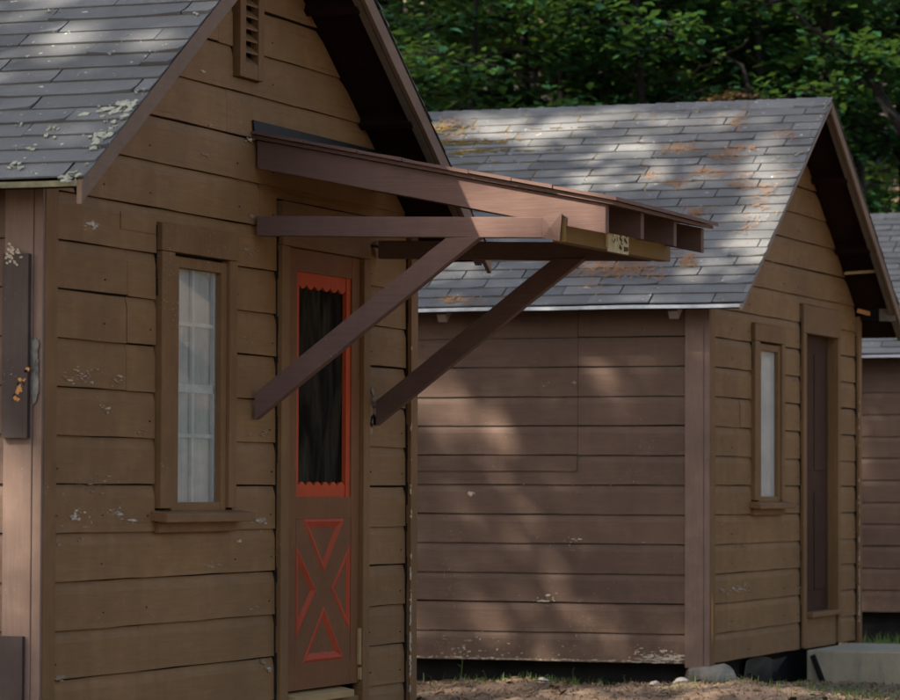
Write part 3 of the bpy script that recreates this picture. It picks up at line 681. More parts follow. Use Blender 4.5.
for tr in tris:
    P = [Vector(q) for q in tr]; c = (P[0]+P[1]+P[2])/3
    le = [(P[(i+1) % 3]-P[i]).length for i in range(3)]; per = sum(le)
    inc = (P[0]*le[1]+P[1]*le[2]+P[2]*le[0])/per; area = abs((P[1]-P[0]).cross(P[2]-P[0]))/2; k = 0.040/(2*area/per)
    I = [q.lerp(inc, k) for q in P]
    o = [(0.0022, PY0+q.x, PZ0+q.y) for q in P]; i_ = [(-0.0038, PY0+q.x, PZ0+q.y) for q in I]; m2 = [(0.0065, PY0+q.lerp(z, 0.3).x, PZ0+q.lerp(z, 0.3).y) for q, z in zip(P, I)]
    rd.add(o+m2+i_, [(j, (j+1) % 3, 3+(j+1) % 3, 3+j) for j in range(3)]+[(3+j, 3+(j+1) % 3, 6+(j+1) % 3, 6+j) for j in range(3)])
rd.build('panel_moulding', M['redtrim'], door)
og = MB(); ia, ib = OY0+0.045, OY1-0.05
og.box(-0.026, -0.006, OY0, ia, OZ0, OZ1); og.box(-0.026, -0.004, ib, OY1, OZ0, OZ1)
def scallop(zbase, zend, sgn):
    nl = 6; pts = [(ib, zend), (ia, zend)]
    for l in range(nl):
        for j in range(7):
            u = ia+(ib-ia)*(l+j/7)/nl; pts.append((u, zbase-sgn*0.020*math.sin(math.pi*j/7)))
    pts.append((ib, zbase)); return pts
og.prism([(-0.020, u, z) for u, z in scallop(OZ1-0.055, OZ1, 1)], (0.012, 0, 0))
og.prism([(-0.020, u, z) for u, z in scallop(OZ0+0.050, OZ0, -1)], (0.012, 0, 0))
og.build('orange_frame', M['orange'], door)
sc_ = MB(); sc_.add([(-0.024, ia-0.01, OZ0), (-0.024, ib+0.01, OZ0), (-0.024, ib+0.01, OZ1), (-0.024, ia-0.01, OZ1)], [(0, 1, 2, 3)]); sc_.build('insect_screen', M['screen'], door)
b = MB(); b.prism([(-0.03, DY0+0.03, DZ0-0.055), (0.045, DY0+0.03, DZ0-0.055), (0.045, DY0+0.03, DZ0-0.024), (-0.03, DY0+0.03, DZ0-0.008)], (0, 0.70, 0)); b.build('threshold', M['bare'], cab1, bevel=0.002)
b = MB(); b.box(-0.02, 0.004, DY0, DY1, 0.03, DZ0-0.058); b.build('riser_board', M['siding_front'], cab1)
b = MB(); b.box(0.005, 0.016, DY1-0.02, DY1+0.006, 0.30, 0.47); b.box(0.005, 0.018, DY1-0.012, DY1+0.016, 0.23, 0.285); b.build('hinge', M['bare'], door)

# ---- entrance canopy on cabin 1
YN, YF = 2.05, 3.46
def slopez(x): return 2.652-0.200*x      # underside of the deck
can = MB(); n = 14; vs_ = []
for i in range(n+1):
    x = 1.66*i/n; vs_ += [(x, YN-0.045, slopez(x)+0.006), (x, YF+0.045, slopez(x)+0.006), (x, YF+0.045, slopez(x)+0.022), (x, YN-0.045, slopez(x)+0.022)]
fs = []
for i in range(n):
    for k in range(4): fs.append((4*i+k, 4*i+(k+1) % 4, 4*i+4+(k+1) % 4, 4*i+4+k))
fs += [(0, 1, 2, 3), (4*n+3, 4*n+2, 4*n+1, 4*n)]
can.add(vs_, fs); can = can.build('entrance_canopy', M['beam'], cab1)
can['label'] = 'slanting canopy of rafters and braces over the screen door'
for k, y in enumerate((YN-0.003, 2.54, 3.03, YF)):
    b = MB(); ht = 0.122 if k in (0,) else 0.112
    b.beam((0.0, y, slopez(0)-ht/2+0.001), (1.622 if k else 1.612, y, slopez(1.62)-ht/2+0.001), 0.044, ht, segs=8, jit=0.0012, cutx=(0.012, 1.622))
    b.build('rafter', M['beam'], can, bevel=0.0025)
# roll roofing with a ragged edge, in short lengths
rf = MB(); x = -0.005; rq = random.Random(11); fsn = []
while x < 1.68:
    x2_ = min(x+rq.uniform(0.18, 0.34), 1.69); h = rq.uniform(0, 0.003)
    for (ya, yb) in ((YN-0.062-rq.uniform(0, 0.006), (YN+YF)/2), ((YN+YF)/2+0.003, YF+0.06)):
        rf.add([(x, ya, slopez(x)+0.024+h), (x2_-0.004, ya, slopez(x2_)+0.024+h), (x2_-0.004, yb, slopez(x2_)+0.024+h), (x, yb, slopez(x)+0.024+h),
                (x, ya, slopez(x)+0.036+h), (x2_-0.004, ya, slopez(x2_)+0.040+h), (x2_-0.004, yb, slopez(x2_)+0.040+h), (x, yb, slopez(x)+0.034+h)],
               [(0, 3, 2, 1), (4, 5, 6, 7), (0, 1, 5, 4), (1, 2, 6, 5), (2, 3, 7, 6), (3, 0, 4, 7)])
    x = x2_
rf.build('roll_roofing', M['beam'], can)
b = MB(); b.prism([(0.002, YN-0.05, slopez(0)+0.03), (0.012, YN-0.05, slopez(0)+0.03), (0.010, YN-0.06, slopez(0)+0.085), (0.002, YN-0.06, slopez(0)+0.085)], (0, YF-YN+0.12, 0)); b.build('flashing', M['tar'], can)
# level side beams, cross beam, braces
def zb_near(x): return 2.273-0.028*x
b = MB(); b.beam((0.0, YN-0.018, zb_near(0)), (1.385, YN-0.018, zb_near(1.385)), 0.05, 0.088, segs=8, jit=0.001, cutx=(0.02, 1.345)); b.build('side_beam', M['beam'], can, bevel=0.003)
b = MB(); b.beam((0.0, YF, 2.262), (1.35, YF, 2.225), 0.045, 0.086, segs=6, jit=0.001, cutx=(0.02, 1.37)); b.build('side_beam', M['beam'], can, bevel=0.003)
# split, splayed end of the near side beam
b = MB(); b.add([(1.345, YN-0.045, 2.192), (1.345, YN-0.045, 2.281), (1.345, YN+0.02, 2.281), (1.345, YN+0.02, 2.192), (1.425, YN-0.052, 2.174), (1.435, YN-0.050, 2.300), (1.40, YN+0.01, 2.29), (1.40, YN+0.01, 2.18), (1.385, YN-0.056, 2.235)],
      [(0, 1, 8), (1, 5, 8), (5, 4, 8), (4, 0, 8), (1, 2, 6, 5), (2, 3, 7, 6), (3, 0, 4, 7), (4, 5, 6, 7)]); b.build('beam_end', M['beam'], can)
xc = 1.415
b = MB(); b.beam((xc, YN-0.03, 2.222), (xc, YF+0.075, 2.232), 0.06, 0.10, segs=6, jit=0.0012); cb = b.build('cross_beam', M['beam_y'], can, bevel=0.003)
b = MB(); tp0, tp1 = hit(607, 245, 0, xc+0.031), hit(628, 245, 0, xc+0.031); ta, tb = tp0[1], tp1[1]
zt, zl = 2.228+0.048, 2.228-0.058
b.add([(xc+0.034, ta, zl), (xc+0.034, tb, zl+0.002), (xc+0.034, tb, zt), (xc+0.034, ta, zt), (xc+0.031, ta, zl), (xc+0.031, tb, zl+0.002), (xc+0.031, tb, zt), (xc+0.031, ta, zt)], [(0, 1, 2, 3), (0, 4, 5, 1), (1, 5, 6, 2), (2, 6, 7, 3), (3, 7, 4, 0)], 0)
def mark(u0, v0, u1, v1, th):   # stroke in tag space 0..1
    p0 = Vector((0, ta+(tb-ta)*u0, zt-(zt-zl)*v0)); p1 = Vector((0, ta+(tb-ta)*u1, zt-(zt-zl)*v1)); d = (p1-p0).normalized(); nn = Vector((0, -d.z, d.y))*th
    b.add([tuple(q+Vector((xc+0.0348, 0, 0))) for q in (p0-nn, p1-nn*0.6, p1+nn*0.8, p0+nn)], [(0, 1, 2, 3)], 1)
for u0, v0, u1, v1, th in [(.17, .10, .14, .30, .006), (.30, .14, .22, .34, .005), (.36, .10, .34, .22, .004), (.53, .13, .66, .24, .010), (.80, .13, .92, .24, .009), (.56, .32, .67, .48, .009), (.78, .34, .92, .52, .009), (.36, .42, .26, .60, .005), (.44, .38, .48, .52, .004), (.20, .46, .18, .58, .004), (.54, .70, .66, .80, .010), (.76, .78, .98, .76, .012), (.62, .55, .70, .60, .004)]:
    mark(u0, v0, u1, v1, th)
b.build('pale_tag', [M['tagpaper'] if 'tagpaper' in M else simple('pale_paper_tag', (0.50, 0.44, 0.27), 0.7, 30, 0.2), simple('faded_black_marks', (0.07, 0.055, 0.035), 0.8, 30)], cb)
b = MB(); b.box(xc-0.02, xc+0.036, ta-0.03, ta-0.002, 2.185, 2.28); b.build('cleat', M['bare'], cb)
for y in (YN-0.02, YF-0.01):
    b = MB(); zt_ = zb_near(1.0)-0.044; 
    A = Vector((0.0, y, 1.47)); B = Vector((0.985, y, zt_)); 
    b.beam(A, B, 0.05, 0.094, segs=8, jit=0.0012, cutx=(0.016, None), cutz=zt_); b.build('brace', M['beam'], can, bevel=0.003)
b = MB(); rq = random.Random(5)
for _ in range(14): blob(b, FRONT, YF-0.05+rq.gauss(0, 0.02), 1.46+rq.gauss(0, 0.045), 0.022, 0.02, 0.004, rq.choice((0, 1)), rq)
b.build('torn_brace_scar', [M['flake_dim'], M['dark']], cab1)

# ---- cabin 2 extras: recessed door, threshold, riser, split corner, gable lookout boards
b = MB(); b.box(-0.09, -0.055, DY0, DY1, 0.25, DZ1); dd = b.build('door', M['innerdoor'], cab2)
b = MB()
for (u0, u1, z0_, z1_) in ((2.47, 2.76, 0.4, 1.1), (2.86, 3.15, 0.4, 1.1), (2.47, 2.76, 1.25, 2.08), (2.86, 3.15, 1.25, 2.08)):
    b.box(-0.055, -0.048, u0, u1, z0_, z1_)
b.build('door_panel', M['innerdoor'], dd, bevel=0.004)
b = MB(); b.box(-0.055, 0.0, DY0-0.02, DY0-0.001, 0.25, DZ1); b.box(-0.055, 0.0, DY1+0.001, DY1+0.02, 0.25, DZ1); b.box(-0.055, 0.0, DY0, DY1, DZ1+0.001, DZ1+0.02); b.build('door_jamb', M['trim'], cab2)
b = MB(); b.box(-0.05, 0.055, DY0+0.04, DY1+0.04, 0.216, 0.250); b.build('threshold', M['trim_h'], cab2, bevel=0.004)
b = MB(); b.box(-0.03, 0.006, DY0, DY1, 0.0, 0.213); b.build('riser_board', M['siding_front'], cab2)
b = MB(); p = hit(711, 600, 0, C2[0]+0.024); q = hit(710.5, 645, 0, C2[0]+0.024)
b.add([(0.0235, 0.015, p[2]-C2[2]+0.06), (0.0235, 0.042, p[2]-C2[2]-0.02), (0.0235, 0.045, q[2]-C2[2]+0.05), (0.0235, 0.02, q[2]-C2[2]), (0.0235, 0.008, q[2]-C2[2]+0.12), (0.0205, 0.02, q[2]-C2[2]+0.1)], [(0, 1, 2, 3, 4), (0, 4, 5)]); b.build('split_wood', M['split'], cab2)
b = MB(); b.beam((0.012, W-0.09, 2.44), (0.29, W+0.09, 2.36), 0.02, 0.03); b.build('broken_lookout', M['split'], cab2)
b = MB(); b.box(0.17, 0.29, W-0.05, W-0.03, 2.36, 2.52); b.build('soffit_board', M['palewood'], cab2)
b = MB(); b.box(0.03, 0.17, W-0.045, W-0.03, 2.37, 2.53); b.build('nest_hole', M['dark'], cab2)
b = MB(); b.beam((0.02, W-0.5, 2.69), (0.28, W-0.42, 2.71), 0.03, 0.02); b.build('lookout_edge', M['bare'], cab2)

# ---- cabin 3: plain door
b = MB(); b.box(-0.07, -0.04, DY0, DY1, 0.1, DZ1); b.build('door', M['innerdoor'], cab3)

# ------------------------------------------------------------------ ground
def gauss(x, y, cx_, cy_, sx, sy): return np.exp(-((x-cx_)/sx)**2-((y-cy_)/sy)**2)
def gh(x, y):
    x = np.asarray(x, float); y = np.asarray(y, float)
    z = np.full(np.broadcast(x, y).shape, GZ)
    z = z+0.010*np.sin(x*13.7+3*np.sin(y*5.3))*np.sin(y*11.9+2*np.sin(x*4.1))+0.012*np.sin(x*3.1+y*1.3)+0.010*np.sin(x*7.3-y*5.1)+0.006*np.sin(x*17+y*13)+0.004*np.sin(x*31-y*23)
    z += 0.09*gauss(x, y, -1.2, 8.9, 2.6, 0.55)+0.075*gauss(x, y, 0.15, 9.0, 0.5, 0.35)-0.02*gauss(x, y, 1.0, 10.6, 0.8, 0.9)
    for (cx_, cy_, cz_) in (C1, C2, C3):
        ins = 1/(1+np.exp(-(x-(cx_-L))*14))*1/(1+np.exp((x-(cx_-0.02))*50))/(1+np.exp(-(y-cy_-0.03)*60))/(1+np.exp((y-cy_-W)*14))
        z -= 0.42*ins
    dist = np.maximum(0, (y-23.0)+0.35*np.maximum(0, -x-6))
    z += 0.16*dist+0.0025*np.minimum(dist, 60)**2
    z += 0.12*np.maximum(0, np.abs(x)-45)
    return z
xs = np.concatenate([np.linspace(-160, -16, 25)[:-1], np.linspace(-16, -5.5, 22)[:-1], np.linspace(-5.5, 4.5, 260)[:-1], np.linspace(4.5, 20, 24)[:-1], np.linspace(20, 160, 20)])
ys = np.concatenate([np.linspace(-120, -15, 16)[:-1], np.linspace(-15, 6, 24)[:-1], np.linspace(6, 16, 230)[:-1], np.linspace(16, 24, 40)[:-1], np.linspace(24, 160, 50)])
XX, YY = np.meshgrid(xs, ys); ZZ = gh(XX, YY)
V = np.stack([XX.ravel(), YY.ravel(), ZZ.ravel()], 1); nx = len(xs); ny = len(ys)
ii, jj = np.meshgrid(np.arange(nx-1), np.arange(ny-1)); a = (jj*nx+ii).ravel()
F_ = np.stack([a, a+1, a+nx+1, a+nx], 1)
gr = np_mesh('ground', V, F_, M['ground']); gr['kind'] = 'structure'; gr['label'] = 'brown needle-strewn forest floor'
gr.data.polygons.foreach_set('use_smooth', [True]*len(gr.data.polygons))

# ------------------------------------------------------------------ concrete step, stones and bits under the middle cabin
b = MB(); y0_ = C2[1]+2.28; x0_ = C2[0]+0.045; nx_ = 12
b.box(x0_, x0_+1.9, y0_, y0_+1.25, GZ-0.12, 0.012)
st = b.build('concrete_step', M['concrete'], None, bevel=0.012); tag(st, 'weathered concrete slab step in front of the middle cabin doorway', 'step')
def rock(name, x, y, z, rx, ry, rz, seed, mt, label, group=None, cat='stone'):
    bm = bmesh.new(); bmesh.ops.create_icosphere(bm, subdivisions=3, radius=1.0); rr = random.Random(seed)
    ps = [Vector((rr.gauss(0, 1), rr.gauss(0, 1), rr.gauss(0, 1))).normalized() for _ in range(11)]; cs = [rr.uniform(0.6, 0.92) for _ in ps]
    for v in bm.verts:
        p = v.co.copy()
        for q, c in zip(ps, cs):
            e = p.dot(q)
            if e > c: p -= q*(e-c)*0.85
        p += p*(0.04*math.sin(p.x*6+seed)+0.03*math.sin(p.y*9+seed*2))
        v.co = (p.x*rx, p.y*ry, p.z*rz)
    me = bpy.data.meshes.new(name); bm.to_mesh(me); bm.free(); me.materials.append(mt)
    for p in me.polygons: p.use_smooth = False
    o = bpy.data.objects.new(name, me); col.objects.link(o); o.location = (x, y, z); o.rotation_euler = (0, 0, rr.uniform(-.3, .3)); return tag(o, label, cat, group)
c2x, c2y = C2[0], C2[1]
rock('foundation_stone', c2x-0.01, c2y+0.07, -0.085, 0.185, 0.17, 0.125, 4, M['stone_dark'], 'large grey foundation stone carrying the near corner of the middle cabin', cat='boulder')
rock('foundation_stone', c2x-0.04, c2y+3.7, -0.13, 0.22, 0.18, 0.14, 14, M['stone_dark'], 'dark foundation stone under the far front corner of the middle cabin', cat='boulder')
rock('foundation_stone', c2x-4.7, c2y+0.2, -0.14, 0.22, 0.2, 0.15, 15, M['stone_dark'], 'foundation stone under the rear corner of the middle cabin', cat='boulder')
for i, (px, py, s_, lb) in enumerate([(655, 688, .035, 'small pale stone left of the boulder, below the side wall'), (681, 684, .045, 'pale stone just in front of the corner boulder'), (543, 683, .035, 'pale flat stone in the grass below the side wall'),
        (781, 682, .055, 'rounded pale stone between the boulder and the concrete step'), (602, 690, .022, 'tiny stone at the edge of the grass under the wall'), (497, 688, .02, 'tiny brown stone left of the weeds by the wall'), (725, 681, .03, 'small stone on the earth mound right of the boulder'), (745, 690, .025, 'small stone low on the slope of the earth mound')]):
    q = hit(px, py, 1, c2y-0.35 if px < 700 else c2y-0.05); z = float(gh(q[0], q[1]))
    rock('stone', q[0], q[1], z+s_*0.25, s_*1.3, s_, s_*0.7, 20+i, M['stone'], lb, 'small stones along the middle cabin')
# plastic sheet and dark board leaning under the front wall
b = MB(); vs_ = []; n = 10
for i in range(n+1):
    for j in range(7):
        u = i/n; v = j/6
        vs_.append((c2x-0.16+0.12*v+0.02*math.sin(u*9+v*4), c2y+1.1+0.95*u, -0.30+(0.285+0.02*math.sin(u*6))*v))
b.add(vs_, [(i*7+j, i*7+7+j, i*7+8+j, i*7+j+1) for i in range(n) for j in range(6)])
sh_ = b.build('plastic_sheet', M['slate'], None, smooth=True); tag(sh_, 'dull grey plastic sheet slumped under the front wall of the middle cabin', 'plastic sheet')
b = MB(); b.beam((c2x+0.10, c2y+2.235, -0.02), (c2x+0.19, c2y+2.225, -0.24), 0.03, 0.035); lb_ = b.build('rubber_strip', M['dark'], None, bevel=0.004); tag(lb_, 'short black strip leaning on the near face of the concrete step', 'strip')
b = MB()
b.beam((c2x-0.25, c2y-0.06, -0.105), (c2x-0.95, c2y-0.30, -0.16), 0.05, 0.016, segs=5, jit=0.003); bd = b.build('broken_board', M['deadwood'], None); tag(bd, 'broken grey board lying under the side wall left of the corner boulder', 'board')

# ------------------------------------------------------------------ small vegetation and litter
def strips(name, P, H, LN, wd, mt, bend=0.4, seed=0, parent=None):
    """blades: P base points, LN lengths"""
    rr = np.random.default_rng(seed); n = len(P); an = rr.uniform(0, 2*np.pi, n); d = np.stack([np.cos(an), np.sin(an), np.zeros(n)], 1)
    sd = np.stack([-np.sin(an), np.cos(an), np.zeros(n)], 1)*wd[:, None] if hasattr(wd, '__len__') else np.stack([-np.sin(an), np.cos(an), np.zeros(n)], 1)*wd
    up = np.array([0, 0, 1.0]); bb = rr.uniform(0.1, 1, n)*bend
    p1 = P+up*(LN*0.55)[:, None]+d*(LN*bb*0.3)[:, None]; p2 = P+up*(LN*(1-0.25*bb))[:, None]+d*(LN*bb)[:, None]
    Vv = np.stack([P-sd, P+sd, p1+sd*0.7, p1-sd*0.7, p2+sd*0.1, p2-sd*0.1], 1).reshape(-1, 3); k = np.arange(n)*6
    Ff = np.concatenate([np.stack([k, k+1, k+2, k+3], 1), np.stack([k+3, k+2, k+4, k+5], 1)])
    return np_mesh(name, Vv, Ff, mt, parent)
def flat_bits(name, P, Nn, ln, wd, mt, seed=0, tilt=0.35, mi=None):
    rr = np.random.default_rng(seed); n = len(P); an = rr.uniform(0, 2*np.pi, n)
    t1 = np.cross(Nn, np.array([0.3, 0.2, 0.93])+0*Nn); t1 /= np.linalg.norm(t1, axis=1)[:, None]+1e-9; t2 = np.cross(Nn, t1)
    d = t1*np.cos(an)[:, None]+t2*np.sin(an)[:, None]; s = np.cross(Nn, d)
    d = d+Nn*rr.uniform(-tilt, tilt, n)[:, None]; s = s+Nn*rr.uniform(-tilt, tilt, n)[:, None]
    d = d*(ln*rr.uniform(0.5, 1.2, n)/2)[:, None]; s = s*(wd*rr.uniform(0.6, 1.2, n)/2)[:, None]
    Vv = np.stack([P-d, P+s, P+d, P-s], 1).reshape(-1, 3); k = np.arange(n)*4
    return np_mesh(name, Vv, np.stack([k, k+1, k+2, k+3], 1), mt)
# litter near the cabins
n = 60000; lx = rng.uniform(-5, 4.5, n); ly = np.where(rng.uniform(0, 1, n) < 0.7, rng.uniform(7.5, 11.5, n), rng.uniform(6.5, 17, n))
keep = ~((lx > C2[0]-5) & (lx < C2[0]) & (ly > C2[1]+0.25) & (ly < C2[1]+W)) & ~((lx > x0_-0.02) & (ly > y0_-0.02) & (ly < y0_+1.28)); lx, ly = lx[keep], ly[keep]
P = np.stack([lx, ly, gh(lx, ly)+0.008], 1); Nn = np.tile([0, 0, 1.0], (len(P), 1))
o = flat_bits('leaf_litter', P, Nn, 0.038, 0.009, M['litter'], 1, 0.8); tag(o, 'dry brown leaves and needles strewn over the ground', 'leaf litter', kind='stuff')
nb_ = 130; bx = rng.uniform(-2.2, 2.5, nb_); by = rng.uniform(7.8, 9.3, nb_); Pb = np.stack([bx, by, gh(bx, by)+0.014], 1)
o = flat_bits('dead_leaves', Pb, np.tile([0, 0, 1.0], (nb_, 1)), 0.075, 0.045, M['deadwood'], 5, 0.7); tag(o, 'pale curled dead leaves scattered on the dirt before the middle cabin', 'dead leaves', kind='stuff')
# grass
def grass_pts(cx_, cy_, sx, sy, n, seed):
    rr = np.random.default_rng(seed); x = rr.normal(cx_, sx, n); y = rr.normal(cy_, sy, n); return np.stack([x, y, gh(x, y)-0.004], 1)
gp = []
for i, (px, py, sx, sy, n_) in enumerate([(590, 684, .3, .12, 420), (515, 684, .14, .1, 200), (640, 688, .2, .12, 120), (705, 680, .1, .06, 150), (790, 690, .18, .12, 220), (830, 697, .4, .2, 300), (455, 690, .2, .1, 40), (870, 692, .4, .12, 120)]):
    q = hit(px, py, 2, GZ+0.05); gp.append(grass_pts(q[0], min(q[1], c2y-0.1) if px < 690 else q[1], sx, sy, n_, 50+i))
gx = rng.uniform(-1, 7, 16000); gy = rng.uniform(13.6, 19.5, 16000); k_ = ~((gx < C2[0]+0.0) & (gy < C2[1]+W+0.05)) & ~((gx < C3[0]) & (gy > C3[1]+0.2)); gp.append(np.stack([gx[k_], gy[k_], gh(gx[k_], gy[k_])], 1))
P = np.concatenate(gp); rl = np.random.default_rng(9); LN = rl.uniform(0.02, 0.085, len(P)); LN[-len(gp[-1]):] *= 1.7
o = strips('grass', P, None, LN, 0.0032, M['grass'], 0.8, 4); tag(o, 'short green grass growing in patches round the cabins', 'grass', kind='stuff')
def weed(px, py, h, seed, label, mt='leaf_y'):
    rr = random.Random(seed); q = hit(px, py, 1, c2y-0.16); base = Vector((q[0], q[1], float(gh(q[0], q[1]))-0.01))
    e = empty('weed', base, label, 'weed', 'weeds growing against the middle cabin'); s = MB(); lf = MB()
    for st_ in range(rr.choice((1, 2))):
        pts = []; dx, dy = rr.uniform(-.25, .25), rr.uniform(-.2, .2)
        for i in range(6): f_ = i/5; pts.append((dx*h*f_*f_, dy*h*f_*f_, h*f_))
        s.tube(pts, [0.0028*(1-0.6*i/5) for i in range(6)], 5)
        for i in range(2, 6):
            for _ in range(2):
                p = Vector(pts[i]); a = rr.uniform(0, 6.28); d = Vector((math.cos(a), math.sin(a), rr.uniform(-.3, .5)))*h*0.17; sd = Vector((-math.sin(a), math.cos(a), 0))*h*0.045
                lf.add([p, p+d*0.5+sd, p+d, p+d*0.5-sd], [(0, 1, 2, 3)])
    s.build('stem', M['grass'], e); lf.build('leaves', M[mt], e)
weed(461, 678, 0.22, 1, 'tall yellow-green weed with small leaves before the left of the side wall')
weed(487, 680, 0.10, 2, 'low weed a little right of the tallest one by the side wall')
weed(573, 682, 0.12, 3, 'thin weed in the grass below the middle of the side wall')
weed(625, 682, 0.11, 4, 'leaning weed stalk right of the grass patch below the side wall')

for i in range(14):
    rq = random.Random(300+i); x = rq.uniform(-1.8, 2.2); y = rq.uniform(7.9, 9.1); z = float(gh(x, y))+0.012; a = rq.uniform(0, 3.14); l = rq.uniform(0.08, 0.22)
    b = MB(); pts = [(math.cos(a)*l*(k/4-0.5)+rq.uniform(-.006, .006), math.sin(a)*l*(k/4-0.5)+rq.uniform(-.006, .006), rq.uniform(0, 0.012)) for k in range(5)]
    b.tube(pts, [0.005, 0.005, 0.004, 0.003, 0.002], 5); o = b.build('twig', M['deadwood'], None); o.location = (x, y, z); tag(o, 'thin dry twig lying on the dirt before the middle cabin', 'twig', 'dry twigs on the dirt')
# pine needles drifted on the middle roof
def roof_needles(org, spots, name, label, seed):
    rr = np.random.default_rng(seed); PP = []
    H0 = TOPZ-SLOPE*(W/2+EAVE); sl = math.hypot(1, SLOPE); ay, az = 1/sl, SLOPE/sl
    for px, py, rx, ry, n_ in spots:
        x = rr.normal(px, rx*0.75, n_); y = rr.normal(py, ry*0.7, n_)
        for a, b2 in list(zip(x, y))[::2]:
            u, t = rt(a, b2, org)
            hh_ = rr.uniform(0.014, 0.028)
            if 0 < t < 2.7 and u < OH-0.02: PP.append((org[0]+u, org[1]-EAVE-0.012+ay*t-az*hh_, org[2]+H0+az*t+ay*hh_))
    P = np.array(PP); Nn = np.tile([0, -az, ay], (len(P), 1))
    o = flat_bits(name, P, Nn, 0.085, 0.0055, M['needle'], seed, 0.12); tag(o, label, 'pine needles', kind='stuff')
roof_needles(C2, [(600, 268, 34, 9, 620), (630, 272, 22, 6, 260), (570, 262, 14, 6, 120), (680, 152, 12, 4, 120), (690, 150, 16, 3, 60), (725, 158, 12, 4, 120), (738, 151, 14, 2, 70), (717, 176, 26, 3, 150), (705, 174, 10, 3, 60), (678, 187, 9, 3, 70), (674, 184, 16, 3, 40), (738, 188, 9, 3, 70), (700, 212, 10, 4, 70), (697, 215, 5, 3, 60), (766, 192, 6, 5, 60), (785, 150-13, 10, 4, 50), (735, 127, 5, 6, 50), (745, 118, 6, 8, 40),
    (650, 178, 10, 4, 40), (690, 262, 8, 5, 90), (688, 265, 6, 4, 60), (660, 280, 8, 3, 30), (590, 290, 14, 4, 40), (790, 175, 12, 8, 40), (752, 225, 6, 6, 40), (760, 205, 10, 6, 50), (460, 303, 16, 3, 120), (475, 140, 40, 8, 70), (455, 128, 16, 8, 120), (560, 185, 50, 18, 30), (690, 130, 50, 14, 70), (700, 240, 50, 25, 90), (560, 290, 60, 10, 30)], 'roof_needles', 'rust-coloured pine needles caught in clumps on the middle cabin roof', 3)

# ------------------------------------------------------------------ trees
def leaf_cloud(rr, centers, radii, per, size, flat=0.55):
    """leaf quads (two folded halves) in sprays round the given twig centres"""
    n = len(centers)*per
    c = np.repeat(centers, per, 0); r = np.repeat(radii, per)
    off = rr.normal(0, 0.5, (n, 3)); off[:, 2] *= flat; P = c+off*r[:, None]
    an = rr.uniform(0, 2*np.pi, n); droop = rr.uniform(-0.7, 0.15, n)
    d = np.stack([np.cos(an), np.sin(an), droop], 1); d /= np.linalg.norm(d, axis=1)[:, None]
    s = np.stack([-np.sin(an), np.cos(an), rr.uniform(-0.5, 0.5, n)], 1); s /= np.linalg.norm(s, axis=1)[:, None]
    sz = size*rr.uniform(0.55, 1.25, n); d *= (sz*0.5)[:, None]; s *= (sz*0.30)[:, None]
    up = np.cross(d, s); up /= np.linalg.norm(up, axis=1)[:, None]; up *= (sz*0.08)[:, None]
    return P, d, s, up
def cloud_mesh(name, P, d, s, up, mt, parent=None, mi=None):
    Vv = np.stack([P-d, P+s+up-d*0.1, P+d, P-s+up-d*0.1], 1).reshape(-1, 3); k = np.arange(len(P))*4
    Ff = np.concatenate([np.stack([k, k+1, k+2], 1), np.stack([k, k+2, k+3], 1)])
    return np_mesh(name, Vv, Ff, mt, parent, None if mi is None else np.concatenate([mi, mi]))
def tree_parts(seed, h, r0, crown_z0, crown_r, nlimb, per, size, lean=(0, 0), twigs=9, limb_w=1.0):
    rr = random.Random(seed); nr = np.random.default_rng(seed); tr = MB(); pts = []
    for i in range(9): f_ = i/8; pts.append((lean[0]*f_+0.06*math.sin(i*1.3+seed)*f_, lean[1]*f_+0.05*math.cos(i*1.7+seed)*f_, -0.3+(h+0.3)*f_))
    tr.tube(pts, [r0*(1.25 if i == 0 else 1-0.85*i/8) for i in range(9)], 10)
    cen = []; rad = []
    for k in range(nlimb):
        f_ = crown_z0/h+(1-crown_z0/h)*(k+0.5)/nlimb; i = min(7, int(f_*8)); b0 = Vector(pts[i]).lerp(Vector(pts[i+1]), f_*8-i)
        a = k*2.4+rr.uniform(-.4, .4); prof = math.sin(math.pi*min(1, 0.18+0.82*(f_-crown_z0/h)/(1-crown_z0/h)*0.95))**0.7
        ln = crown_r*prof*rr.uniform(0.75, 1.1); lp = []
        for j in range(6): g = j/5; lp.append(b0+Vector((math.cos(a)*ln*g, math.sin(a)*ln*g, ln*(0.25*g-0.22*g*g)+0.08*math.sin(j*2+k))))
        tr.tube(lp, [r0*0.28*limb_w*(1-0.85*j/5)*(1-0.5*f_)+0.006 for j in range(6)], 5)
        for q in range(twigs):
            g = rr.uniform(0.22, 1.0); p = lp[min(4, int(g*5))].lerp(lp[min(5, int(g*5)+1)], g*5-int(g*5) if g < 1 else 0)
            a2 = a+rr.choice((-1, 1))*rr.uniform(0.3, 1.3); l2 = crown_r*rr.uniform(0.1, 0.34); e = p+Vector((math.cos(a2)*l2, math.sin(a2)*l2, rr.uniform(-0.12, 0.08)*l2*3))
            tr.tube([p, p.lerp(e, 0.5)+Vector((0, 0, 0.03)), e], [0.012, 0.008, 0.004], 4)
            for z in (0.45, 0.8, 1.05): cen.append(p.lerp(e, z)); rad.append(l2*rr.uniform(0.35, 0.6)+0.06)
    cl = leaf_cloud(nr, np.array([tuple(c) for c in cen]), np.array(rad), per, size)
    return tr, cl
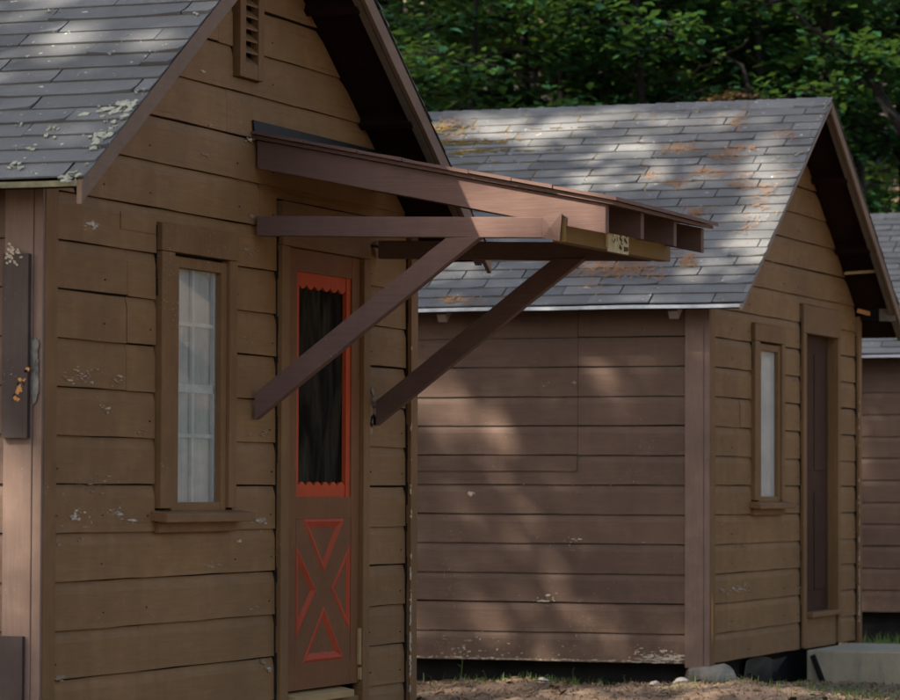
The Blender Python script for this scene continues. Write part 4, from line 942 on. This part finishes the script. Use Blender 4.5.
# background trees: three kinds, repeated
protos = []
for sd, h, r0, cz0, cr, nl, per, size in ((21, 9.5, 0.16, 1.4, 3.0, 26, 9, 0.165), (22, 11.5, 0.22, 1.8, 3.4, 28, 9, 0.155), (23, 7.5, 0.10, 0.8, 2.3, 24, 10, 0.15)):
    tr, cl = tree_parts(sd, h, r0, cz0, cr, nl, per, size); protos.append((tr, cl))
made = {}
def place_tree(kind, x, y, rot, sc, label, group, leafm='leaf', zoff=0.0):
    key = (kind, leafm); e = empty('tree', (x, y, float(gh(x, y))-0.05+zoff), label, 'tree', group); e.rotation_euler = (0, 0, rot); e.scale = (sc, sc, sc)
    if key not in made:
        t_ = protos[kind][0].build('trunk', M['bark'], e, smooth=True); c_ = cloud_mesh('crown', *protos[kind][1], M[leafm], e); made[key] = (t_, c_)
    else:
        for src in made[key]: c = src.copy(); col.objects.link(c); c.parent = e
    return e
bgt = [  # px, depth, kind, rot, scale, leaf, label
    (430, 36, 2, 0.3, 1.0, 'leaf', 'leafy green tree seen just right of the near cabin roof edge'),
    (497, 39, 1, 1.2, 1.1, 'leaf', 'tree whose dark trunk rises behind the left end of the middle roof'),
    (560, 35.5, 2, 2.2, 1.05, 'leaf', 'green tree behind the left third of the middle roof'),
    (622, 41, 0, 0.7, 1.1, 'leaf_y', 'sunlit yellow-green tree behind the centre of the middle roof'),
    (668, 37, 2, 4.0, 1.1, 'leaf', 'leafy tree behind the brown dead branch over the middle roof'),
    (735, 42, 0, 5.1, 1.15, 'leaf', 'dark tree behind the right part of the middle roof'),
    (790, 38, 2, 3.1, 1.15, 'leaf', 'dense green tree directly behind the peak of the middle cabin'),
    (850, 40, 1, 2.6, 1.1, 'leaf', 'tree right of the middle cabin peak, above the far roof'),
    (905, 38, 2, 0.9, 1.2, 'leaf', 'rightmost leafy tree at the upper right corner'),
    (530, 47, 0, 3.3, 1.2, 'leaf_y', 'pale sunlit tree deeper in the wood above the middle roof left of centre'),
    (590, 52, 1, 0.2, 1.3, 'leaf', 'deep background tree above the middle of the roof'),
    (700, 50, 1, 1.7, 1.3, 'leaf_y', 'yellowish tree deep in the wood right of the roof centre'),
    (770, 54, 1, 4.4, 1.35, 'leaf', 'far tree between the peak and the dead branch'),
    (460, 50, 1, 5.0, 1.3, 'leaf', 'far tree in shade above the left end of the roof'),
    (390, 42, 0, 1.0, 1.2, 'leaf', 'tree half hidden by the near cabin roof edge'),
    (870, 52, 0, 0.4, 1.35, 'leaf', 'far tree deep behind the right side of the wood'),
    (470, 34.5, 2, 1.9, 0.95, 'leaf', 'low leafy tree close behind the left end of the middle roof'),
    (525, 37, 2, 5.6, 1.1, 'leaf_y', 'leafy tree right behind the left quarter of the middle roof ridge'),
    (598, 37.5, 2, 0.8, 1.1, 'leaf', 'dense leafy tree behind the middle of the roof ridge'),
    (640, 34.8, 2, 3.6, 1.0, 'leaf', 'green tree close behind the ridge, left of the dead branch'),
    (705, 39, 2, 2.9, 1.2, 'leaf', 'dense leafy tree behind the dead bough'),
    (760, 36, 2, 5.2, 1.05, 'leaf', 'green tree close behind the ridge, between dead bough and peak'),
    (830, 36.5, 2, 1.1, 1.1, 'leaf', 'leafy tree immediately right of the middle cabin peak')]
for px, dep, kd, ro, sc, lf, lb in bgt:
    q = at_depth(px, 488, dep); place_tree(kd, q[0], q[1], ro, sc, lb, 'trees of the wood behind the cabins', lf)
rr = random.Random(77)
# the rest of the wood, around the clearing; some unseen ones added to block skylight
ring = []
for i in range(16):
    px = -500+i*120+rr.uniform(-30, 30); q = at_depth(px, 488, rr.uniform(56, 70)); ring.append((q[0], q[1]))
for (x, y) in ((24, -3), (27, 9), (22, 20),  (10, 27), (5, 29), (28, 2), (30, 15), (9.8, 12.5), (9.5, 18.5), (-14, 6), (-16, 13), (-13, 20), (-18, -2), (-12, 27), (12, -24), (2, -26), (-8, -22), (20, -20), (-16, -14), (26, -8), (-4, -27), (7, -25), (16, -26), (22, -15), (25, -20), (-12, -18), (-18, -9), (-21, 4), (-3, -22), (9, -29), (-20, -16)): ring.append((x+rr.uniform(-1, 1), y+rr.uniform(-1, 1)))
for i, (x, y) in enumerate(ring):
    place_tree(i % 2, x, y, rr.uniform(0, 6.28), rr.uniform(1.15, 1.5), 'leafy forest tree of the surrounding wood, or an unseen one added to block skylight', 'outer trees of the surrounding wood, some unseen and added to block skylight', 'leaf_y' if (x > 12) else 'leaf')
# dead limbs and rust foliage behind the middle ridge
def limb(name, pts, r0, mt, label):
    b = MB(); base = Vector(pts[0]); P = [Vector(p)-base for p in pts]; fine = []
    for i in range(len(P)-1):
        for k in range(4): fine.append(P[i].lerp(P[i+1], k/4)+Vector((0, 0, 0.02*math.sin(i*4+k*1.9))))
    fine.append(P[-1]); m_ = len(fine); b.tube([tuple(p) for p in fine], [r0*(1-0.7*i/(m_-1)) for i in range(m_)], 8)
    o = b.build(name, mt, None, smooth=True); o.location = base; tag(o, label, 'branch'); return o
def gd(px, py, dep): return tuple(at_depth(px, py, dep))
limb('fallen_branch', [gd(630, 170, 36.3), gd(676, 88, 36.2), gd(700, 68, 36.0), gd(722, 58, 35.8), gd(748, 40, 35.6)], 0.03, M['deadwood'], 'bleached dead branch slanting up to the right above the middle roof')
limb('crooked_branch', [gd(760, 130, 34.5), gd(742, 64, 34.5), gd(700, 48, 34.4), (gd(668, 34, 34.3))], 0.03, M['bark'], 'dark crooked branch bending left above the dead one')
limb('leaning_trunk', [gd(905, 140, 35), gd(866, 68, 35), gd(826, 40, 35), gd(790, 10, 35)], 0.06, M['bark'], 'dark trunk leaning left at the upper right')
nr = np.random.default_rng(8); cen = np.array([gd(718+i*4.2, 95+abs(i-5)*1.2+(i % 3)*2, 33.2+0.03*i) for i in range(12)])
P_, d_, s_, u_ = leaf_cloud(nr, cen, np.full(len(cen), 0.12), 42, 0.08, 0.35)
e = empty('dead_bough', tuple(cen[5]), 'rust-brown dead bough just above the ridge of the middle roof', 'bough')
bb = MB(); bb.tube([tuple(Vector(c)-Vector(cen[5])) for c in cen[::2]], [0.03, 0.028, 0.024, 0.02, 0.015, 0.01], 6); bb.tube([tuple(Vector(gd(640, 150, 33.7))-Vector(cen[5])), tuple(Vector(cen[0])-Vector(cen[5]))], [0.04, 0.03], 6); bb.build('branch', M['deadwood'], e)
cloud_mesh('foliage', P_-cen[5], d_, s_, u_, M['leaf_dead'], e)

# ------------------------------------------------------------------ unseen trees added between the sun and the cabins to cast dapples
LIT = {  # surface -> [(px,py,rx,ry,opening)]
 'side2': [(455, 430, 60, 38, .93), (500, 470, 70, 22, .7), (440, 560, 40, 60, .6), (560, 560, 60, 50, .5), (640, 600, 40, 40, .35), (455, 600, 60, 40, .5), (470, 645, 40, 20, .5), (560, 520, 90, 30, .5)],
 'roof2': [(620, 160, 150, 34, .45), (560, 130, 110, 20, .6), (768, 200, 30, 75, 1.0), (745, 240, 26, 38, .9), (710, 125, 80, 9, .8), (680, 150, 60, 8, .65), (700, 175, 60, 10, .75), (620, 120, 60, 12, .65), (470, 130, 40, 16, .7), (540, 150, 50, 16, .5), (790, 125, 36, 14, .6), (700, 215, 30, 8, .5), (710, 280, 40, 14, .5)],
 'side1': [(16, 550, 40, 125, 1.0)],
 'roof1': [(75, 140, 30, 14, .85), (15, 176, 26, 10, .85), (165, 42, 40, 10, .5), (60, 40, 50, 10, .3), (120, 70, 36, 10, .5), (70, 95, 50, 12, .3)],
 'canopy': [(530, 195, 110, 45, 1.0), (500, 225, 80, 34, 1.0), (590, 215, 50, 45, 1.0)],
 'ground': [(550, 695, 120, 16, .65), (720, 690, 60, 18, .6), (850, 695, 80, 20, .5), (882, 632, 34, 14, .95)]}
def project_many(P):
    D = P-CAM; k = FPX/(D@_f); return 450+k*(D@_r), 350-k*(D@_u)
def plane_hit(P, n, c):
    t = (P@n-c)/(SUN@n); return P-SUN*t[:, None]
def openness(P):
    op = np.zeros(len(P)); H0 = TOPZ-SLOPE*(W/2+EAVE); nrm = np.array([0, -SLOPE, 1.0])
    for nm, (n_, c_) in {'side1': (np.array([0, 1.0, 0]), 0.0), 'side2': (np.array([0, 1.0, 0]), C2[1]), 'canopy': (np.array([0, 1.0, 0]), 2.03),
                         'roof1': (nrm, H0+SLOPE*EAVE), 'roof2': (nrm, C2[2]+H0-SLOPE*(C2[1]-EAVE)), 'ground': (np.array([0, 0, 1.0]), GZ)}.items():
        Q = plane_hit(P, n_, c_); x, y = project_many(Q); front = (Q-CAM)@_f > 1
        for cx_, cy_, rx, ry, a in LIT[nm]:
            v = ((x-cx_)/rx)**2+((y-cy_)/ry)**2
            op = np.maximum(op, np.where((v < 1) & front, a, 0))
    return op
shade = [(-6.5, -3.6, 12.5, 3.8), (-8.3, 4.4, 14.0, 4.2), (-7.6, 8.0, 13.5, 4.2), (-2.6, -6.5, 13.0, 4.0), (-11.0, 0.2, 15.0, 4.4), (-1.5, 6.6, 11.5, 3.2), (-7.0, -9.5, 14.0, 4.2), (-10.5, 9.5, 15.0, 4.2), (-4.3, 15.5, 13.0, 4.0)]
shade = [(x-4.0, y-7.1, h+5, cr+0.3) for x, y, h, cr in shade]+[(-9.5, -21.0, 18, 4.4), (-5.5, -17.0, 18, 4.0), (-20, 15, 19, 4.5), (-15.5, 12, 19, 4.3)]
for i, (x, y, h, cr) in enumerate(shade):
    tr, (P_, d_, s_, u_) = tree_parts(60+i, h, 0.21, 9.6, cr, 28, 11, 0.30, twigs=8)
    zb_ = float(gh(x, y)); A = P_+np.array([x, y, zb_])
    op = openness(A); keep = np.random.default_rng(i).uniform(0, 1, len(A)) > op; keep &= A[:, 2] > 8.0  # leaves dropped so the sun reaches the chosen patches
    e = empty('added_shade_tree', (x, y, zb_), 'unseen leafy tree added to shade the cabins, crown cut to shape the dapples', 'tree', 'unseen trees added to shade the cabins')
    tr.build('trunk', M['bark'], e, smooth=True); cloud_mesh('crown', P_[keep], d_[keep], s_[keep], u_[keep], M['leaf'], e)
